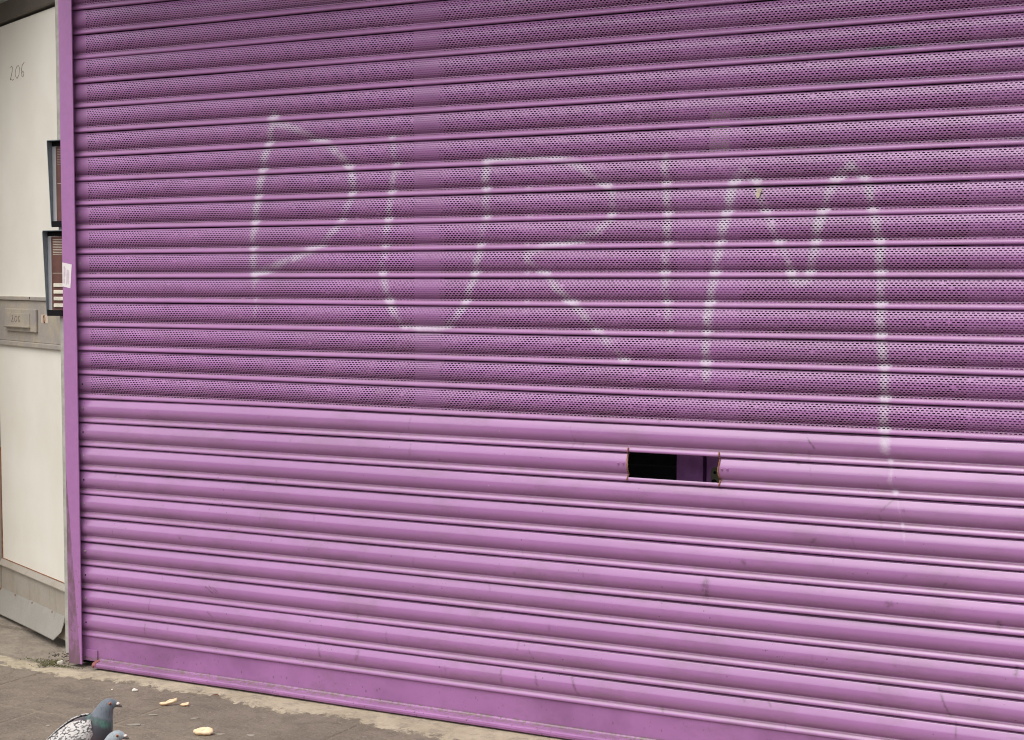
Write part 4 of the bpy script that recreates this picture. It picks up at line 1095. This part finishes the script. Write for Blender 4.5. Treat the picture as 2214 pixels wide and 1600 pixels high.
# ---------------------------------------------------------------- crumbs, gum and bits on the ground
def bread_mat():
    t = NT('bread')
    n = t.noise(60, 4)
    c = t.mix(t.ramp(n, 0.35, 0.65), (0.80, 0.60, 0.38), (0.84, 0.70, 0.50))
    x, y, z = t.xyz()
    c = t.mix(t.ramp(z, 0.002, 0.008, 0.7, 0.0), c, (0.70, 0.36, 0.13))
    t.bump(n, 0.8, 0.002)
    return t.done(c, 0.85, 0.2)
M_BREAD = bread_mat()
def chunk(name, x, y, rz, lx, ly, lz, label, cat, mat, group=None, curl=0.0, seed=1):
    rs = random.Random(seed)
    bm = bmesh.new(); bmesh.ops.create_icosphere(bm, subdivisions=3, radius=1)
    ph = [rs.uniform(0, 6) for _ in range(6)]
    for q in bm.verts:
        a = math.atan2(q.co.y, q.co.x)
        r = 1 + 0.14 * math.sin(2 * a + ph[0]) + 0.09 * math.sin(3 * a + ph[1]) + 0.05 * math.sin(7 * a + ph[2]) + rs.uniform(-.03, .03)
        zz = q.co.z * (1 + 0.2 * math.sin(3 * q.co.x + ph[3]))
        q.co = Vector((q.co.x * r * lx / 2, q.co.y * r * ly / 2, max(zz, -0.55) * lz / 1.5 + lz * 0.36 + curl * (q.co.x * r) ** 2 * lz))
    me = bpy.data.meshes.new(name); bm.to_mesh(me); bm.free()
    me.polygons.foreach_set('use_smooth', [True] * len(me.polygons)); me.materials.append(mat)
    o = bpy.data.objects.new(name, me); COL.objects.link(o)
    o.location = (x, y, 0.001); o.rotation_euler = (0, 0, rz)
    return tag(o, label, cat, group)
GB = 'bread scraps on the pavement'
def bread(x, y, rz, outline, th, lean, label, seed):
    rs = random.Random(seed)
    n = len(outline)
    pts = []
    for i in range(n):                       # ragged torn edge between the main corners
        a, b = outline[i], outline[(i + 1) % n]
        for k in range(4):
            t = k / 4
            j = 0.0 if k == 0 else 0.9
            pts.append((a[0] + (b[0] - a[0]) * t + rs.uniform(-j, j), a[1] + (b[1] - a[1]) * t + rs.uniform(-j, j)))
    cx = sum(q[0] for q in pts) / len(pts); cy = sum(q[1] for q in pts) / len(pts)
    V, F = [], []
    ca, sa = math.cos(lean), math.sin(lean)
    rings = [(0.0, -0.30), (0.45, -0.46), (0.80, -0.5), (0.97, -0.28), (1.0, 0.0), (0.95, 0.32), (0.75, 0.5), (0.4, 0.42), (0.0, 0.36)]
    m_ = len(pts)
    for sc, dz in rings:
        for q in pts:
            u = (cx + (q[0] - cx) * max(sc, 0.02)) * 1e-3; v = (cy + (q[1] - cy) * max(sc, 0.02)) * 1e-3
            d = dz * th + rs.uniform(-0.0007, 0.0007)
            V.append((u - cx * 1e-3, -d * sa + v * ca, d * ca + v * sa))
    for r_ in range(len(rings) - 1):
        for i in range(m_): F.append((r_ * m_ + i, r_ * m_ + (i + 1) % m_, (r_ + 1) * m_ + (i + 1) % m_, (r_ + 1) * m_ + i))
    zmin = min(q[2] for q in V)
    V = [(q[0], q[1], q[2] - zmin) for q in V]
    m = MB(); m.add(V, F)
    o = m.build('bread_piece', M_BREAD, smooth=True)
    o.location = (x, y, -0.0005); o.rotation_euler = (0, 0, rz)
    return tag(o, label, 'bread', GB)
bread(0.560, -0.243, 0.49, [(0, 5.7), (13.4, 6.7), (26.9, 15.8), (43.7, 20.8), (51, 22.5), (49.8, 14), (37, 5.7), (16.8, 0), (5, 0)], 0.010, 0.75, 'long curved bread crust lying on the slab, left of a smaller crumb', 3)
bread(0.608, -0.226, 0.49, [(0, 4.4), (12.4, 10.4), (22.5, 12.8), (27.6, 11.8), (24.2, 2.7), (12.4, 0)], 0.007, 0.7, 'small bread crumb just right of the long curved crust', 5)
bread(0.842, -0.438, 0.49, [(0, 13.5), (9.2, 19), (23.9, 24), (41.8, 24), (53.3, 18), (54.2, 8), (46.7, 0), (28.8, 0), (9.2, 2), (1, 8)], 0.012, 0.50, 'thick oval bread chunk nearest the bottom edge, right of the pigeons', 8)
M_WHITE = plain('white_crumb', (0.80, 0.76, 0.68), 0.8, 0.2, var=0.08)
chunk('crumb', 0.365, -0.163, 0.9, 0.016, 0.010, 0.008, 'tiny white crumb on the slab between the pigeon and the cement strip', 'crumb', M_WHITE, 'white crumbs', 0, 11)
chunk('crumb', 0.296, -0.185, 0.3, 0.005, 0.005, 0.003, 'white speck of crumb left of the brighter white crumb', 'crumb', M_WHITE, 'white crumbs', 0, 12)
chunk('paper_scrap', -0.760, 0.454, 0.3, 0.040, 0.018, 0.006, 'small white scrap lying under the door weather strip', 'scrap', M_WHITE, None, 0.2, 13)
chunk('pebble', -0.068, -0.018, 0.7, 0.020, 0.014, 0.014, 'pale pebble at the foot of the guide rail by the moss', 'pebble', plain('pebble', (0.50, 0.46, 0.38), 0.9), None, 0, 14)
M_GUM = plain('flat_gum', (0.30, 0.27, 0.22), 0.85, 0.2, var=0.1)
def gum(x, y, rz, lx, ly, label, seed):
    o = chunk('gum_spot', x, y, rz, lx, ly, 0.0011, label, 'gum', M_GUM, 'flattened gum on the pavement', 0, seed)
    o.location.z = 0.0002
    return o
gum(0.607, -0.441, 0.6, 0.034, 0.022, 'pale oval gum spot right of the rear pigeon breast', 21)
gum(0.712, -0.311, 0.5, 0.026, 0.012, 'faint gum spot between the bread crust and the oval bread chunk', 22)
gum(0.873, -0.402, 0.4, 0.028, 0.013, 'gum spot touching the right end of the oval bread chunk', 23)
gum(0.952, -0.371, 0.2, 0.026, 0.016, 'rightmost pale gum spot near the bottom edge', 24)
gum(0.405, -0.559, 0.4, 0.012, 0.011, 'small round gum spot left of the rear pigeon back', 25)
gum(0.585, -0.338, 0.5, 0.030, 0.014, 'gum smear between the rear pigeon head and the bread crust', 26)
# loose grit and a twig
M_GRIT = plain('grit', (0.06, 0.05, 0.04), 0.9)
m = MB()
for i in range(34):
    x = random.gauss(-0.14, 0.035); y = random.gauss(0.075, 0.030)
    m.ball((x, y, 0.0035), random.uniform(0.0015, 0.0045), 1, 1, 0.7, 1, 0.25)
tag(m.build('grit', M_GRIT), kind='stuff', label='black grit swept into the corner under the door', cat='grit')
m = MB(); m.tube([(0.62, -0.118, 0.0105), (0.632, -0.112, 0.012), (0.645, -0.120, 0.0105)], 0.0016, 5)
tag(m.build('twig', plain('twig', (0.16, 0.07, 0.04), 0.9)), 'tiny brown twig on the pale cement strip', 'twig')
# moss in the crack of the cement
M_MOSS = plain('moss', (0.12, 0.125, 0.045), 0.95, 0.1, var=0.4, scale=120)
m = MB()
for i in range(520):
    c = random.choice([(-0.098, -0.055, 0.016, 0.022), (-0.098, -0.055, 0.016, 0.022), (-0.055, -0.046, 0.035, 0.008), (-0.14, -0.02, 0.04, 0.012), (-0.02, -0.035, 0.03, 0.007), (-0.10, 0.0, 0.02, 0.015)])
    x = random.gauss(c[0], c[2]); y = random.gauss(c[1], c[3])
    if x > -0.026 and y > -0.034: continue
    r = random.uniform(0.0012, 0.0032)
    a = random.uniform(0, 6.28)
    m.add([(x - r * math.cos(a), y - r * math.sin(a), 0.003), (x + r * math.cos(a), y + r * math.sin(a), 0.003), (x + random.uniform(-r, r), y + random.uniform(-r, r), 0.004 + r * 0.9)], [(0, 1, 2)])
tag(m.build('moss', M_MOSS), kind='stuff', label='green moss growing in the crack of the cement strip', cat='moss')

# ---------------------------------------------------------------- terrace across the street (unseen; sized to edge the slats' reflection and block low sky)
ter = tag(empty('brick_terrace', (1.5, -22.0, 0)), 'dull brick terrace across the street, unseen behind the viewer', 'building')
m = MB(); m.box(-24, 24, -9, 0, -0.1, 6.2); m.build('wall', M_BRICK, ter)
m = MB(); m.box(-24, 24, -0.001 + 0.002, 0.25, 6.0, 6.35); m.box(-24, 24, 0.002, 0.12, 3.2, 3.5); m.build('cornice', M_STONE, ter)
for i in range(16):
    x = -22.5 + 3 * i
    for z0, z1 in ((0.9, 2.7), (3.9, 5.5)):
        m = MB(); m.box(x - 0.62, x + 0.62, 0.003, 0.10, z0 - 0.12, z0 - 0.002); m.box(x - 0.62, x - 0.55, 0.003, 0.06, z0, z1); m.box(x + 0.55, x + 0.62, 0.003, 0.06, z0, z1); m.box(x - 0.62, x + 0.62, 0.003, 0.06, z1 + 0.002, z1 + 0.16)
        w = m.build('window', M_STONE, ter)
        m = MB(); m.box(x - 0.548, x + 0.548, 0.004, 0.03, z0, z1); m.build('pane', M_GLASS, w)
